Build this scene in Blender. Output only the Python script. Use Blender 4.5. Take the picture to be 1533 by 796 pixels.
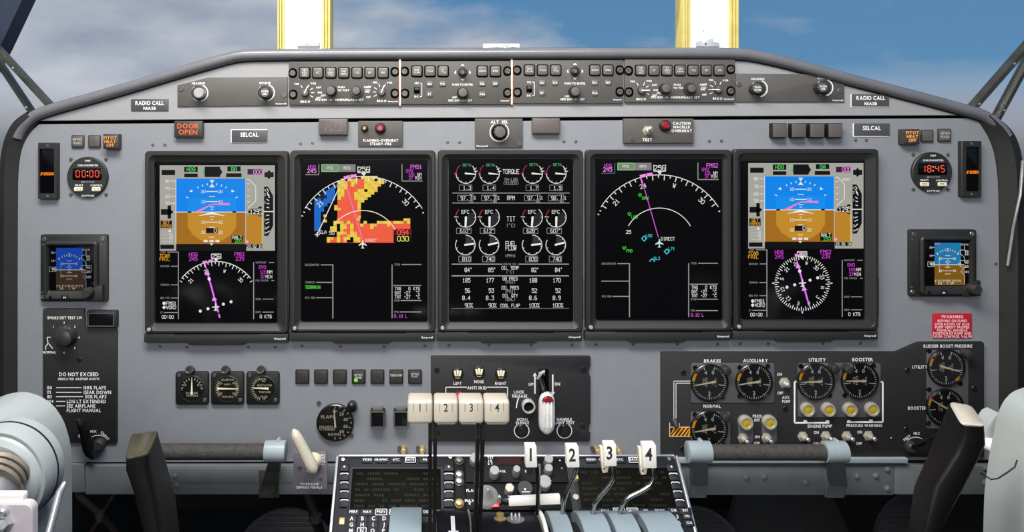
import bpy, bmesh, math, random
from mathutils import Vector, Matrix
random.seed(7)
for o in list(bpy.data.objects): bpy.data.objects.remove(o)
SC = bpy.context.scene
COL = SC.collection
R = math.radians
# ---------------------------------------------------------------- camera, world, lights
D = 1.15                      # eye to instrument panel, metres; on the panel 1 image pixel = 1 mm
CX, CY = 640.0, 205.0         # where the panel normal through the eye meets the picture
Z0 = 0.80                     # height of picture row 398 on the panel above the cockpit floor
CAMX, CAMZ = (CX-766.5)/1000, Z0+(398-CY)/1000
cam = bpy.data.objects.new('camera', bpy.data.cameras.new('camera'))
COL.objects.link(cam); SC.camera = cam
cam.location = (CAMX, -D, CAMZ); cam.rotation_euler = (R(90), 0, 0)
cam.data.sensor_width = 36; cam.data.lens = 36*D/1.533
cam.data.shift_x = (766.5-CX)/1533; cam.data.shift_y = -(398-CY)/1533
cam.data.clip_start = 0.02
SC.view_settings.view_transform = 'Standard'; SC.view_settings.look = 'None'
SC.view_settings.gamma = 1.0; SC.view_settings.exposure = 0.0; SC.view_settings.use_curve_mapping = False

def lin(c):
    return tuple((v/255/12.92 if v/255 <= .04045 else ((v/255+.055)/1.055)**2.4) for v in c)

def make_world():
    w = bpy.data.worlds.new('sky'); SC.world = w; w.use_nodes = True
    nt = w.node_tree; nt.nodes.clear(); N = nt.nodes.new; L = nt.links.new
    out = N('ShaderNodeOutputWorld'); bg = N('ShaderNodeBackground'); L(bg.outputs[0], out.inputs[0])
    tc = N('ShaderNodeTexCoord'); sep = N('ShaderNodeSeparateXYZ'); L(tc.outputs['Generated'], sep.inputs[0])
    # blue sky, a little paler towards the horizon
    rmp = N('ShaderNodeValToRGB'); L(sep.outputs['Z'], rmp.inputs[0])
    e = rmp.color_ramp.elements
    e[0].position = 0.015; e[0].color = (*lin((184, 191, 204)), 1)
    e[1].position = 0.085; e[1].color = (*lin((92, 140, 180)), 1)
    x = e.new(0.5); x.color = (*lin((62, 112, 168)), 1)
    # clouds
    mp = N('ShaderNodeMapping'); L(tc.outputs['Generated'], mp.inputs[0]); mp.inputs['Scale'].default_value = (3.2, 3.2, 7.5)
    mp.inputs['Location'].default_value = (0.9, 0.35, 0.2)
    nz = N('ShaderNodeTexNoise'); L(mp.outputs[0], nz.inputs['Vector'])
    nz.inputs['Scale'].default_value = 1.15; nz.inputs['Detail'].default_value = 6; nz.inputs['Roughness'].default_value = .5
    ad = N('ShaderNodeMath'); ad.operation = 'MULTIPLY_ADD'; L(sep.outputs['X'], ad.inputs[0]); ad.inputs[1].default_value = -0.42
    L(nz.outputs['Fac'], ad.inputs[2])
    cr = N('ShaderNodeValToRGB'); L(ad.outputs[0], cr.inputs[0])
    cr.color_ramp.elements[0].position = 0.40; cr.color_ramp.elements[0].color = (0, 0, 0, 1)
    cr.color_ramp.elements[1].position = 0.58; cr.color_ramp.elements[1].color = (.95, .95, .95, 1)
    nz2 = N('ShaderNodeTexNoise'); L(mp.outputs[0], nz2.inputs['Vector']); nz2.inputs['Scale'].default_value = 2.6; nz2.inputs['Detail'].default_value = 5
    cc = N('ShaderNodeValToRGB'); L(nz2.outputs['Fac'], cc.inputs[0])
    cc.color_ramp.elements[0].position = .3; cc.color_ramp.elements[0].color = (*lin((150, 160, 178)), 1)
    cc.color_ramp.elements[1].position = .7; cc.color_ramp.elements[1].color = (*lin((196, 200, 208)), 1)
    mx = N('ShaderNodeMix'); mx.data_type = 'RGBA'; L(cr.outputs[0], mx.inputs['Factor']); L(rmp.outputs[0], mx.inputs['A']); L(cc.outputs[0], mx.inputs['B'])
    # ground haze below the horizon
    gr = N('ShaderNodeValToRGB'); L(sep.outputs['Z'], gr.inputs[0])
    gr.color_ramp.elements[0].position = .47; gr.color_ramp.elements[1].position = .53
    mr = N('ShaderNodeMath'); mr.operation = 'MULTIPLY_ADD'; L(sep.outputs['Z'], mr.inputs[0]); mr.inputs[1].default_value = .5; mr.inputs[2].default_value = .5
    L(mr.outputs[0], gr.inputs[0])
    m2 = N('ShaderNodeMix'); m2.data_type = 'RGBA'; L(gr.outputs[0], m2.inputs['Factor']); m2.inputs['A'].default_value = (.035, .034, .032, 1); L(mx.outputs['Result'], m2.inputs['B'])
    L(m2.outputs['Result'], bg.inputs['Color']); bg.inputs['Strength'].default_value = 1.0
make_world()

def area(name, loc, target, size, power, col=(1, 1, 1), sy=None):
    l = bpy.data.lights.new(name, 'AREA'); l.energy = power; l.color = col; l.size = size
    if sy: l.shape = 'RECTANGLE'; l.size_y = sy
    o = bpy.data.objects.new(name, l); COL.objects.link(o); o.location = loc
    o.rotation_euler = (Vector(target)-Vector(loc)).to_track_quat('-Z', 'Y').to_euler()
    return o
area('overhead_fill_light', (-0.25, -0.72, CAMZ+0.80), (0, 0, Z0+0.10), 1.0, 30, (1, .965, .915), .30)  # unseen area light added overhead to brighten the panel
area('rear_fill_light', (-0.45, -2.2, CAMZ+0.45), (0, 0, Z0+.05), 0.8, 21, (1, .97, .925))  # unseen area light added behind the eye as frontal fill
# ---------------------------------------------------------------- frames and mesh builder
class Fr:
    def __init__(s, O, ex, ey, en): s.O, s.ex, s.ey, s.en = Vector(O), Vector(ex), Vector(ey), Vector(en)
    def pt(s, x, y, h=0): return s.O + s.ex*x + s.ey*y + s.en*h
def F(href=0.0):
    """panel frame in millimetres whose sizes are right for a face href mm in front of the panel"""
    k = (D*1000-href)/(D*1000)
    return Fr(((CX-766.5-CX*k)/1000, 0, Z0+(398-CY+CY*k)/1000), (k/1000, 0, 0), (0, 0, -k/1000), (0, -.001, 0))
def at(px, py, Y):
    s = (D+Y)/D
    return Vector((CAMX+(px-CX)/1000*s, Y, CAMZ-(py-CY)/1000*s))
TH = R(41)
PO = at(760, 684, -.030)
PED = Fr(PO, (.001, 0, 0), (0, -.001*math.cos(TH), -.001*math.sin(TH)), (0, -.001*math.sin(TH), .001*math.cos(TH)))
def uv(px, py, h=0):
    """pedestal coordinates (mm) seen at a picture point, h mm above its face"""
    c = Vector((CAMX, -D, CAMZ)); d = at(px, py, 0)-c
    n = PED.en*1000; O = PED.pt(0, 0, h)
    p = c + d*((O-c).dot(n)/d.dot(n)) - O
    return p.dot(PED.ex)*1e6, p.dot(PED.ey)*1e6

def RR(x0, y0, x1, y1, r=2, n=4):
    P = []
    for cx, cy, a in ((x1-r, y0+r, -90), (x1-r, y1-r, 0), (x0+r, y1-r, 90), (x0+r, y0+r, 180)):
        for i in range(n+1):
            t = R(a+90*i/n); P.append((cx+r*math.cos(t), cy+r*math.sin(t)))
    return P
def CR(cx, cy, w, h=None, r=2, n=4):
    h = w if h is None else h
    return RR(cx-w/2, cy-h/2, cx+w/2, cy+h/2, r, n)
def circ(cx, cy, r, n=24, ry=None):
    ry = r if ry is None else ry
    return [(cx+r*math.cos(2*math.pi*i/n), cy+ry*math.sin(2*math.pi*i/n)) for i in range(n)]
def inset(P, d):
    n = len(P); A = sum(P[i][0]*P[(i+1) % n][1]-P[(i+1) % n][0]*P[i][1] for i in range(n))
    sg = 1 if A > 0 else -1; Q = []
    for i in range(n):
        (x0, y0), (x1, y1), (x2, y2) = P[i-1], P[i], P[(i+1) % n]
        a = Vector((x1-x0, y1-y0)); b = Vector((x2-x1, y2-y1))
        if a.length < 1e-9: a = b
        if b.length < 1e-9: b = a
        if a.length < 1e-9: Q.append(P[i]); continue
        a.normalize(); b.normalize()
        n1 = Vector((-a.y, a.x))*sg; n2 = Vector((-b.y, b.x))*sg; m = n1+n2
        if m.length < 1e-6: Q.append((x1+n1.x*d, y1+n1.y*d)); continue
        m.normalize(); s = d/max(.35, m.dot(n1)); Q.append((x1+m.x*s, y1+m.y*s))
    return Q
GLY = {}
class MB:
    def __init__(s, fr=None): s.fr = fr; s.v = []; s.f = []; s.c = []; s.prim = []; s.has = False
    def add(s, pts, faces, col=None):
        b = len(s.v); s.prim.append((b, b+len(pts), len(s.f), len(s.f)+len(faces))); s.v += [tuple(p) for p in pts]; s.f += [tuple(i+b for i in f) for f in faces]
        if col is not None: s.has = True
        s.c += [lin(col) if col is not None else (1, 1, 1)]*len(pts)
        return s
    def flat(s, P, h, col=None):
        return s.add([s.fr.pt(x, y, h) for x, y in P], [tuple(range(len(P)))], col)
    def prism(s, P, h0, h1, ch=0.0, steps=2, base=False):
        rings = [(P, h0)]
        if ch > 0:
            for i in range(steps+1):
                a = math.pi/2*i/steps
                rings.append((inset(P, ch*(1-math.cos(a))), h1-ch+ch*math.sin(a)))
        else: rings.append((P, h1))
        n = len(P); V = []; Fc = []
        for Q, h in rings: V += [s.fr.pt(x, y, h) for x, y in Q]
        for k in range(len(rings)-1):
            for i in range(n):
                j = (i+1) % n; Fc.append((k*n+i, k*n+j, (k+1)*n+j, (k+1)*n+i))
        Fc.append(tuple(range((len(rings)-1)*n, len(rings)*n)))
        if base: Fc.append(tuple(reversed(range(n))))
        return s.add(V, Fc)
    def rings(s, lst, cap0=False, cap1=False, closed=True):
        """lst of (polygon, h); polygons of equal length"""
        n = len(lst[0][0]); V = []; Fc = []
        for Q, h in lst: V += [s.fr.pt(x, y, h) for x, y in Q]
        for k in range(len(lst)-1):
            for i in range(n):
                j = (i+1) % n; Fc.append((k*n+i, k*n+j, (k+1)*n+j, (k+1)*n+i))
        if cap0: Fc.append(tuple(reversed(range(n))))
        if cap1: Fc.append(tuple(range((len(lst)-1)*n, len(lst)*n)))
        return s.add(V, Fc)
    def lathe(s, cx, cy, prof, n=24, cap0=False, cap1=True):
        return s.rings([(circ(cx, cy, max(r, .01), n), h) for r, h in prof], cap0, cap1)
    def loft(s, secs, cap=True):
        n = len(secs[0]); V = [p for q in secs for p in q]; Fc = []
        for k in range(len(secs)-1):
            for i in range(n):
                j = (i+1) % n; Fc.append((k*n+i, k*n+j, (k+1)*n+j, (k+1)*n+i))
        if cap: Fc += [tuple(reversed(range(n))), tuple(range((len(secs)-1)*n, len(secs)*n))]
        return s.add(V, Fc)
    def tube(s, pts, rad, n=12, cap=True):
        pts = [Vector(p) for p in pts]; rad = rad if isinstance(rad, (list, tuple)) else [rad]*len(pts)
        up = Vector((0.02, .13, 1)); secs = []
        for i, p in enumerate(pts):
            t = (pts[min(i+1, len(pts)-1)]-pts[max(i-1, 0)]).normalized()
            a = t.cross(up)
            if a.length < .2: a = t.cross(Vector((1, 0, 0)))
            a.normalize(); b = t.cross(a)
            if i and secs: 
                if a.dot(pa) < 0: a, b = -a, -b
            pa = a
            secs.append([p+a*rad[i]*math.cos(2*math.pi*k/n)+b*rad[i]*math.sin(2*math.pi*k/n) for k in range(n)])
        return s.loft(secs, cap)
    def box(s, a, b):
        (x0, y0, z0), (x1, y1, z1) = a, b
        V = [(x, y, z) for z in (z0, z1) for y in (y0, y1) for x in (x0, x1)]
        return s.add([Vector(v) for v in V], [(0, 1, 3, 2), (4, 6, 7, 5), (0, 4, 5, 1), (2, 3, 7, 6), (0, 2, 6, 4), (1, 5, 7, 3)])
    # ---- flat print
    def rect(s, x0, y0, x1, y1, h, col): return s.flat([(x0, y0), (x1, y0), (x1, y1), (x0, y1)], h, col)
    def line(s, x0, y0, x1, y1, w, h, col):
        dx, dy = x1-x0, y1-y0; l = math.hypot(dx, dy) or 1; nx, ny = -dy/l*w/2, dx/l*w/2
        return s.flat([(x0+nx, y0+ny), (x1+nx, y1+ny), (x1-nx, y1-ny), (x0-nx, y0-ny)], h, col)
    def frame(s, x0, y0, x1, y1, w, h, col):
        s.line(x0, y0, x1, y0, w, h, col); s.line(x0, y1, x1, y1, w, h, col); s.line(x0, y0, x0, y1, w, h, col); s.line(x1, y0, x1, y1, w, h, col); return s
    def pl(s, pts, w, h, col):
        for a, b in zip(pts, pts[1:]): s.line(*a, *b, w, h, col)
        return s
    def arc(s, cx, cy, r, a0, a1, w, h, col):
        """angles in degrees clockwise from up"""
        n = max(2, int(abs(a1-a0)/6)+1); V = []; Fc = []
        for i in range(n+1):
            t = R(a0+(a1-a0)*i/n)
            for q in (r-w/2, r+w/2): V.append(s.fr.pt(cx+q*math.sin(t), cy-q*math.cos(t), h))
        for i in range(n): Fc.append((2*i, 2*i+2, 2*i+3, 2*i+1))
        return s.add(V, Fc, col)
    def sector(s, cx, cy, r, a0, a1, h, col):
        n = 10
        return s.flat([(cx, cy)]+[(cx+r*math.sin(R(a0+(a1-a0)*i/n)), cy-r*math.cos(R(a0+(a1-a0)*i/n))) for i in range(n+1)], h, col)
    def tick(s, cx, cy, a, r0, r1, w, h, col):
        t = R(a); sn, cs = math.sin(t), -math.cos(t)
        return s.line(cx+r0*sn, cy+r0*cs, cx+r1*sn, cy+r1*cs, w, h, col)
    def disc(s, cx, cy, r, h, col, n=14): return s.flat(circ(cx, cy, r, n), h, col)
    def text(s, t, x, y, cap, h, col=(235, 235, 230), al='C', xs=1.0, rot=0, bold=True, mono=None, gap=.16):
        items = []; pen = 0.0
        for ch in t:
            if ch == ' ': pen += (mono or .45); continue
            g = GLY.get((ch, bold))
            if g is None: continue
            V, Fc, x0, x1 = g
            if mono: items.append((pen+mono/2-(x0+x1)/2, V, Fc)); pen += mono
            else: items.append((pen-x0, V, Fc)); pen += (x1-x0)+gap
        if not mono: pen -= gap
        W = pen*cap*xs; ox = {'L': 0, 'C': -W/2, 'R': -W}[al]; c, sn = math.cos(R(rot)), math.sin(R(rot))
        for off, V, Fc in items:
            pts = []
            for gx, gy in V:
                lx = ox+(gx+off)*cap*xs; ly = -(gy-.5)*cap
                pts.append(s.fr.pt(x+lx*c-ly*sn, y+lx*sn+ly*c, h))
            s.add(pts, Fc, col)
        return s
    def mesh(s, name, base=None, smooth=True, recalc=True, ang=35):
        b = Vector(base) if base is not None else Vector((0, 0, 0))
        me = bpy.data.meshes.new(name); me.from_pydata([(x-b.x, y-b.y, z-b.z) for x, y, z in s.v], [], s.f)
        if s.has:
            ca = me.color_attributes.new('Col', 'FLOAT_COLOR', 'POINT')
            ca.data.foreach_set('color', [q for c in s.c for q in (*c, 1.0)])
        elif recalc:
            bm = bmesh.new(); bm.from_mesh(me); bmesh.ops.recalc_face_normals(bm, faces=bm.faces); bm.to_mesh(me); bm.free()
            if smooth:
                me.shade_smooth(); me.set_sharp_from_angle(angle=R(ang))
        me.update(); return me

def make_glyphs():
    chars = "ABCDEFGHIJKLMNOPQRSTUVWXYZ0123456789.:%()-+/xoneywl\u00b0\u2013"
    made = []
    for bold in (True, False):
        for ch in chars:
            cu = bpy.data.curves.new('g', 'FONT'); cu.body = ch; cu.resolution_u = 2; cu.offset = .022 if bold else 0.004
            o = bpy.data.objects.new('g', cu); COL.objects.link(o); made.append((ch, bold, o))
    bpy.context.view_layer.update(); dg = bpy.context.evaluated_depsgraph_get()
    cap = None; raw = []
    for ch, bold, o in made:
        me = bpy.data.meshes.new_from_object(o.evaluated_get(dg))
        V = [(v.co.x, v.co.y) for v in me.vertices]; Fc = [tuple(p.vertices) for p in me.polygons]
        if ch == 'H' and bold: cap = max(v[1] for v in V)
        raw.append((ch, bold, V, Fc)); bpy.data.meshes.remove(me)
    for ch, bold, V, Fc in raw:
        if not V: continue
        V = [(x/cap, y/cap) for x, y in V]
        GLY[(ch, bold)] = (V, Fc, min(v[0] for v in V), max(v[0] for v in V))
    for ch, bold, o in made:
        cu = o.data; bpy.data.objects.remove(o); bpy.data.curves.remove(cu)
make_glyphs()

STROKES = {'0': '10 30 41 45 36 16 05 01 10', '1': '14 26 20|10 30', '2': '05 16 36 45 44 00 40', '3': '06 46 24 34 43 41 30 10 01', '4': '30 36 02 42', '5': '46 06 04 34 43 41 30 10 01',
  '6': '36 16 05 01 10 30 41 42 33 03', '7': '06 46 10', '8': '13 04 05 16 36 45 44 33 13 02 01 10 30 41 42 33', '9': '10 30 41 45 36 16 05 04 13 43', 'A': '00 04 26 44 40|02 42',
  'B': '00 06 36 45 44 33 03|33 42 41 30 00', 'C': '45 36 16 05 01 10 30 41', 'D': '00 06 26 44 42 20 00', 'E': '46 06 00 40|03 33', 'F': '46 06 00|03 33', 'G': '45 36 16 05 01 10 30 41 43 23',
  'H': '00 06|40 46|03 43', 'I': '10 30|20 26|16 36', 'J': '46 41 30 10 01', 'K': '00 06|46 03 40', 'L': '06 00 40', 'M': '00 06 23 46 40', 'N': '00 06 40 46', 'O': '10 30 41 45 36 16 05 01 10',
  'P': '00 06 36 45 44 33 03', 'Q': '10 30 41 45 36 16 05 01 10|22 40', 'R': '00 06 36 45 44 33 03|23 40', 'S': '45 36 16 05 04 13 33 42 41 30 10 01', 'T': '06 46|26 20', 'U': '06 01 10 30 41 46',
  'V': '06 20 46', 'W': '06 10 24 30 46', 'X': '00 46|06 40', 'Y': '06 23 46|23 20', 'Z': '06 46 00 40', '.': '20 21', ':': '21 22|24 25', '%': '00 46|06 16 15 05 06|30 40 41 31 30', '(': '36 24 22 30',
  ')': '16 24 22 10', '-': '13 33', '+': '13 33|22 24', '/': '00 46', '\u00b0': '15 25 26 16 15'}
def make_stroke_font(w=.14):
    """boxy vector letters like those of cockpit screens"""
    for ch, d in STROKES.items():
        V, Fc = [], []
        for poly in d.split('|'):
            P = [(int(p[0])/4*.62, int(p[1])/6) for p in poly.split()]
            for (x0, y0), (x1, y1) in zip(P, P[1:]):
                dx, dy = x1-x0, y1-y0; l = math.hypot(dx, dy); ux, uy = dx/l*w/2, dy/l*w/2; b = len(V)
                V += [(x0-ux*.8-uy, y0-uy*.8+ux), (x1+ux*.8-uy, y1+uy*.8+ux), (x1+ux*.8+uy, y1+uy*.8-ux), (x0-ux*.8+uy, y0-uy*.8-ux)]; Fc.append((b, b+1, b+2, b+3))
        GLY[(ch, 'S')] = (V, Fc, 0.0, .62); GLY[(ch, 'T')] = GLY[(ch, 'S')]
make_stroke_font()

# ---------------------------------------------------------------- materials
MAT = {}
def M(name, rgb, rough=.5, metal=0, noise=.05, ns=60, bump=0, bs=400, coat=0, emit=0, spec=.5, alpha=None, trans=0):
    m = bpy.data.materials.new(name); m.use_nodes = True; nt = m.node_tree; b = nt.nodes['Principled BSDF']
    N = nt.nodes.new; L = nt.links.new; c = lin(rgb)
    b.inputs['Roughness'].default_value = rough; b.inputs['Metallic'].default_value = metal
    b.inputs['Specular IOR Level'].default_value = spec; b.inputs['Coat Weight'].default_value = coat; b.inputs['Coat Roughness'].default_value = .08
    b.inputs['Transmission Weight'].default_value = trans
    tc = N('ShaderNodeTexCoord'); nz = N('ShaderNodeTexNoise'); L(tc.outputs['Object'], nz.inputs['Vector'])
    nz.inputs['Scale'].default_value = ns; nz.inputs['Detail'].default_value = 4
    rp = N('ShaderNodeValToRGB'); L(nz.outputs['Fac'], rp.inputs[0])
    rp.color_ramp.elements[0].position = .3; rp.color_ramp.elements[1].position = .7
    rp.color_ramp.elements[0].color = (*[v*(1-noise) for v in c], 1); rp.color_ramp.elements[1].color = (*[min(1, v*(1+noise)) for v in c], 1)
    L(rp.outputs[0], b.inputs['Base Color'])
    if emit: L(rp.outputs[0], b.inputs['Emission Color']); b.inputs['Emission Strength'].default_value = emit
    if bump:
        n2 = N('ShaderNodeTexNoise'); L(tc.outputs['Object'], n2.inputs['Vector']); n2.inputs['Scale'].default_value = bs; n2.inputs['Detail'].default_value = 3
        bp = N('ShaderNodeBump'); L(n2.outputs['Fac'], bp.inputs['Height']); bp.inputs['Strength'].default_value = bump; bp.inputs['Distance'].default_value = .0008
        L(bp.outputs[0], b.inputs['Normal'])
    MAT[name] = m; return m
def attr_mat(name, emit):
    m = bpy.data.materials.new(name); m.use_nodes = True; nt = m.node_tree; b = nt.nodes['Principled BSDF']
    a = nt.nodes.new('ShaderNodeAttribute'); a.attribute_name = 'Col'
    if emit:
        b.inputs['Base Color'].default_value = (0.004, 0.004, .005, 1); b.inputs['Roughness'].default_value = .25
        b.inputs['Specular IOR Level'].default_value = .15
        nt.links.new(a.outputs['Color'], b.inputs['Emission Color']); b.inputs['Emission Strength'].default_value = emit
    else:
        nt.links.new(a.outputs['Color'], b.inputs['Base Color']); b.inputs['Roughness'].default_value = .6; b.inputs['Specular IOR Level'].default_value = .15
    MAT[name] = m
attr_mat('print', 0); attr_mat('screen', .95); attr_mat('lamp_text', 1.15)
def glass_mat(name, gloss):
    m = bpy.data.materials.new(name); m.use_nodes = True; nt = m.node_tree; nt.nodes.clear(); N = nt.nodes.new; L = nt.links.new
    o = N('ShaderNodeOutputMaterial'); t = N('ShaderNodeBsdfTransparent'); g = N('ShaderNodeBsdfGlossy'); g.inputs['Roughness'].default_value = .03
    fz = N('ShaderNodeFresnel'); fz.inputs['IOR'].default_value = gloss; x = N('ShaderNodeMixShader')
    L(fz.outputs[0], x.inputs[0]); L(t.outputs[0], x.inputs[1]); L(g.outputs[0], x.inputs[2]); L(x.outputs[0], o.inputs[0]); MAT[name] = m
glass_mat('pane_glass', 1.15); glass_mat('dial_glass', 1.3)
M('panel_grey', (123, 126, 130), .62, noise=.035, ns=35, bump=.35, bs=900)
M('upper_grey', (140, 140, 141), .6, noise=.03, ns=35, bump=.3, bs=900)
M('vinyl', (100, 100, 104), .27, noise=.06, ns=30, bump=.15, bs=300)
M('rubber', (20, 20, 19), .7, noise=.2, ns=50, bump=.4, bs=300)
M('control_grey', (76, 73, 70), .55, noise=.05, ns=80)
M('button_grey', (86, 82, 78), .45, noise=.05)
M('button_dark', (54, 52, 50), .45, noise=.05)
M('bezel', (33, 32, 31), .5, noise=.06, ns=80, bump=.25, bs=900)
M('bezel_lip', (38, 37, 37), .55, noise=.06, ns=80, bump=.25, bs=900)
M('black_panel', (29, 28, 29), .6, noise=.1, ns=90, bump=.35, bs=700)
M('black', (17, 17, 18), .5, noise=.1)
M('black_gloss', (16, 16, 18), .22, noise=.1)
M('glass_black', (7, 7, 9), .12, noise=.02, spec=.3)
M('hole', (5, 5, 5), .9, spec=.05)
M('dark_knob', (46, 45, 44), .42, noise=.08)
M('grey_knob', (150, 150, 150), .45, noise=.05)
M('placard_grey', (70, 70, 72), .5, noise=.06)
M('red_placard', (178, 28, 48), .5, noise=.06)
M('silver', (205, 205, 203), .3, .75, noise=.08)
M('steel', (150, 149, 146), .4, .55, noise=.15)
M('screw_dark', (92, 90, 86), .4, .3, noise=.1)
M('screw_light', (160, 158, 150), .35, .9, noise=.1)
M('brass', (182, 158, 104), .35, .35, noise=.15)
M('white_plastic', (240, 236, 228), .35, noise=.03)
M('ivory', (198, 189, 172), .28, noise=.04, ns=25, coat=.3)
M('translucent_white', (215, 213, 210), .35, noise=.05, ns=25, coat=.4)
M('cream', (232, 220, 190), .5, noise=.06)
M('post_white', (250, 249, 246), .6, noise=.015)
M('post_yellow', (206, 190, 112), .5, noise=0.12, ns=40)
M('post_grey', (170, 174, 184), .5, noise=.2, ns=60)
M('strut', (62, 63, 55), .35, .35, noise=.35, ns=45, bump=.3, bs=120)
M('navy_frame', (36, 44, 62), .5, noise=.1)
M('beam_blue', (98, 103, 104), .5, noise=.08, ns=40, bump=.3, bs=500)
M('clamp_blue', (146, 158, 162), .4, noise=.06, ns=60)
M('yoke_blue', (160, 166, 164), .42, noise=.04, ns=20, bump=.12, bs=200)
M('drum_blue', (140, 155, 162), .42, noise=.05, ns=30)
M('grip_tube', (60, 58, 55), .75, noise=.25, ns=160, bump=1.0, bs=500)
M('horn_black', (13, 10, 10), .5, noise=.15, ns=30, coat=0.04, bump=.1, bs=150, spec=0.3)
M('pink_plate', (184, 176, 179), .45, noise=.05)
M('rust_steel', (150, 140, 124), .4, .4, noise=.3, ns=35)
M('navy_panel', (17, 18, 26), .45, noise=.1, spec=0.2)
M('cdu_grey', (30, 32, 38), .5, noise=.06, spec=0.2)
M('fire_button', (90, 82, 80), .45, noise=.06)
M('brown_button', (86, 80, 77), .42, noise=.06)
M('red_lamp', (128, 26, 34), .18, noise=.2, ns=200, coat=.6)
M('red_plastic', (190, 30, 40), .35)
M('yellow_lens', (180, 152, 40), .2, noise=.12, ns=200, coat=.5)
M('lamp_shell', (172, 167, 152), .3, .25, noise=.08)
M('amber_lamp', (160, 130, 60), .25, .2, noise=.2, ns=200)
M('dial_black', (24, 24, 25), .4, noise=.1)
M('dial_glare_grey', (48, 49, 50), .4, noise=.05)  # dial black lightened to stand for reflection in the gauge glass
M('gauge_plate', (82, 82, 84), .5, noise=.06)
M('floor_dark', (24, 22, 20), .8, noise=.3, ns=14)
M('wall_dark', (30, 28, 25), .8, noise=.2, ns=10)
M('pedal_black', (58, 58, 60), .5, noise=.15)
M('kick_grey', (46, 47, 48), .7, noise=.12, ns=20)
M('hose_brown', (56, 42, 30), .7, noise=.4, ns=40)
M('lcd_green', (13, 13, 8), .5, noise=.25, ns=120, spec=0.03)
M('grime_grey', (74, 72, 66), .55, .3, noise=.4, ns=50)
M('pedestal_black', (11, 11, 12), .55, noise=.1, ns=80, spec=0.12)
M('screw_black', (38, 37, 37), .35, .4, noise=.1)
M('violet_plate', (112, 107, 115), .45, .2, noise=.08)
M('bright_ring', (205, 204, 200), .3, .3, noise=.05)
M('chrome', (165, 165, 163), .16, 1, noise=.1, ns=50)
M('stalk_dark', (34, 32, 29), .35, noise=.15)
M('orange_light_edge', (214, 128, 62), .5)  # orange fringe of the light painted into the panel gaps
M('olive_top', (64, 60, 44), .3, noise=.2, ns=40, coat=.3)

# ---------------------------------------------------------------- scene graph helpers
LABELS = {}
def link(o): COL.objects.link(o); return o
def thing(name, label, cat, loc, group=None, kind=None):
    o = link(bpy.data.objects.new(name, None)); o.location = loc; o.empty_display_size = .01
    o['label'] = label; o['category'] = cat
    if group: o['group'] = group
    if kind: o['kind'] = kind
    if label in LABELS: print('DUP LABEL', label)
    LABELS[label] = 1; return o
def struct(name, mb, mat, label=None, cat=None, base=None, smooth=True):
    base = Vector(base) if base is not None else Vector(mb.v[0])
    o = link(bpy.data.objects.new(name, mb.mesh(name, base, smooth))); o.location = base
    o.data.materials.append(MAT[mat]); o['kind'] = 'structure'
    if label: o['label'] = label; o['category'] = cat
    return o
def wbase(o):
    p = Vector(o.location)
    while o.parent: o = o.parent; p += o.location
    return p
def part(name, mb, mat, par, label=None, smooth=True, ang=35, recalc=True):
    o = link(bpy.data.objects.new(name, mb.mesh(name, wbase(par), smooth, recalc, ang)))
    o.parent = par; o.data.materials.append(MAT[mat])
    if label: o['label'] = label
    return o
def lettering(par, mb, name='lettering', mat='print', gap=.0030):
    """print on a face: marks that lie close together form one caption, each caption a part of its own"""
    if mat == 'screen' or name in ('faint_text_rows', 'lit_digits'): return part(name, mb, mat, par, smooth=False, recalc=False)
    B = []
    for a, b, _, _ in mb.prim:
        P = mb.v[a:b]; B.append([min(p[k] for p in P)-gap*.5 for k in range(3)]+[max(p[k] for p in P)+gap*.5 for k in range(3)])
    n = len(B); root = list(range(n))
    def find(i):
        while root[i] != i: root[i] = root[root[i]]; i = root[i]
        return i
    for i in range(n):
        for j in range(i):
            if all(B[i][k] <= B[j][k+3] and B[j][k] <= B[i][k+3] for k in range(3)): root[find(i)] = find(j)
    groups = {}
    for i in range(n): groups.setdefault(find(i), []).append(i)
    for g in groups.values():
        m = MB(mb.fr); m.has = True
        for i in g:
            a, b, fa, fb = mb.prim[i]; o = len(m.v)-a
            m.v += mb.v[a:b]; m.c += mb.c[a:b]; m.f += [tuple(q+o for q in f) for f in mb.f[fa:fb]]
        r = part(name, m, mat, par, smooth=False, recalc=False)
    return r
CACHE = {}
def inst(name, key, build, mat, par, fr, x, y, h=0, rot=0):
    """a copy of a small shared mesh, built once around a frame's own origin (mm)"""
    kk = (key, tuple(round(v, 7) for v in fr.ey.normalized()))
    if kk not in CACHE:
        g = Fr((0, 0, 0), fr.ex.normalized()*.001, fr.ey.normalized()*.001, fr.en.normalized()*.001)
        mb = MB(g); build(mb); me = mb.mesh(name, (0, 0, 0)); me.materials.append(MAT[mat]); CACHE[kk] = me
    o = link(bpy.data.objects.new(name, CACHE[kk])); o.parent = par; o.location = fr.pt(x, y, h)-wbase(par)
    if rot:
        o.rotation_mode = 'AXIS_ANGLE'; a = fr.en.normalized(); o.rotation_axis_angle = (rot, a.x, a.y, a.z)
    return o
def slot_head(r, hh):
    def f(mb):
        mb.lathe(0, 0, [(r, -.5), (r, hh*.5), (r*.72, hh)], 14)
        mb.rings([(CR(0, 0, r*1.5, r*.3, .05, 1), hh+.02), (CR(0, 0, r*1.5, r*.3, .05, 1), hh+.06)], cap1=True)
    return f
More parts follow.
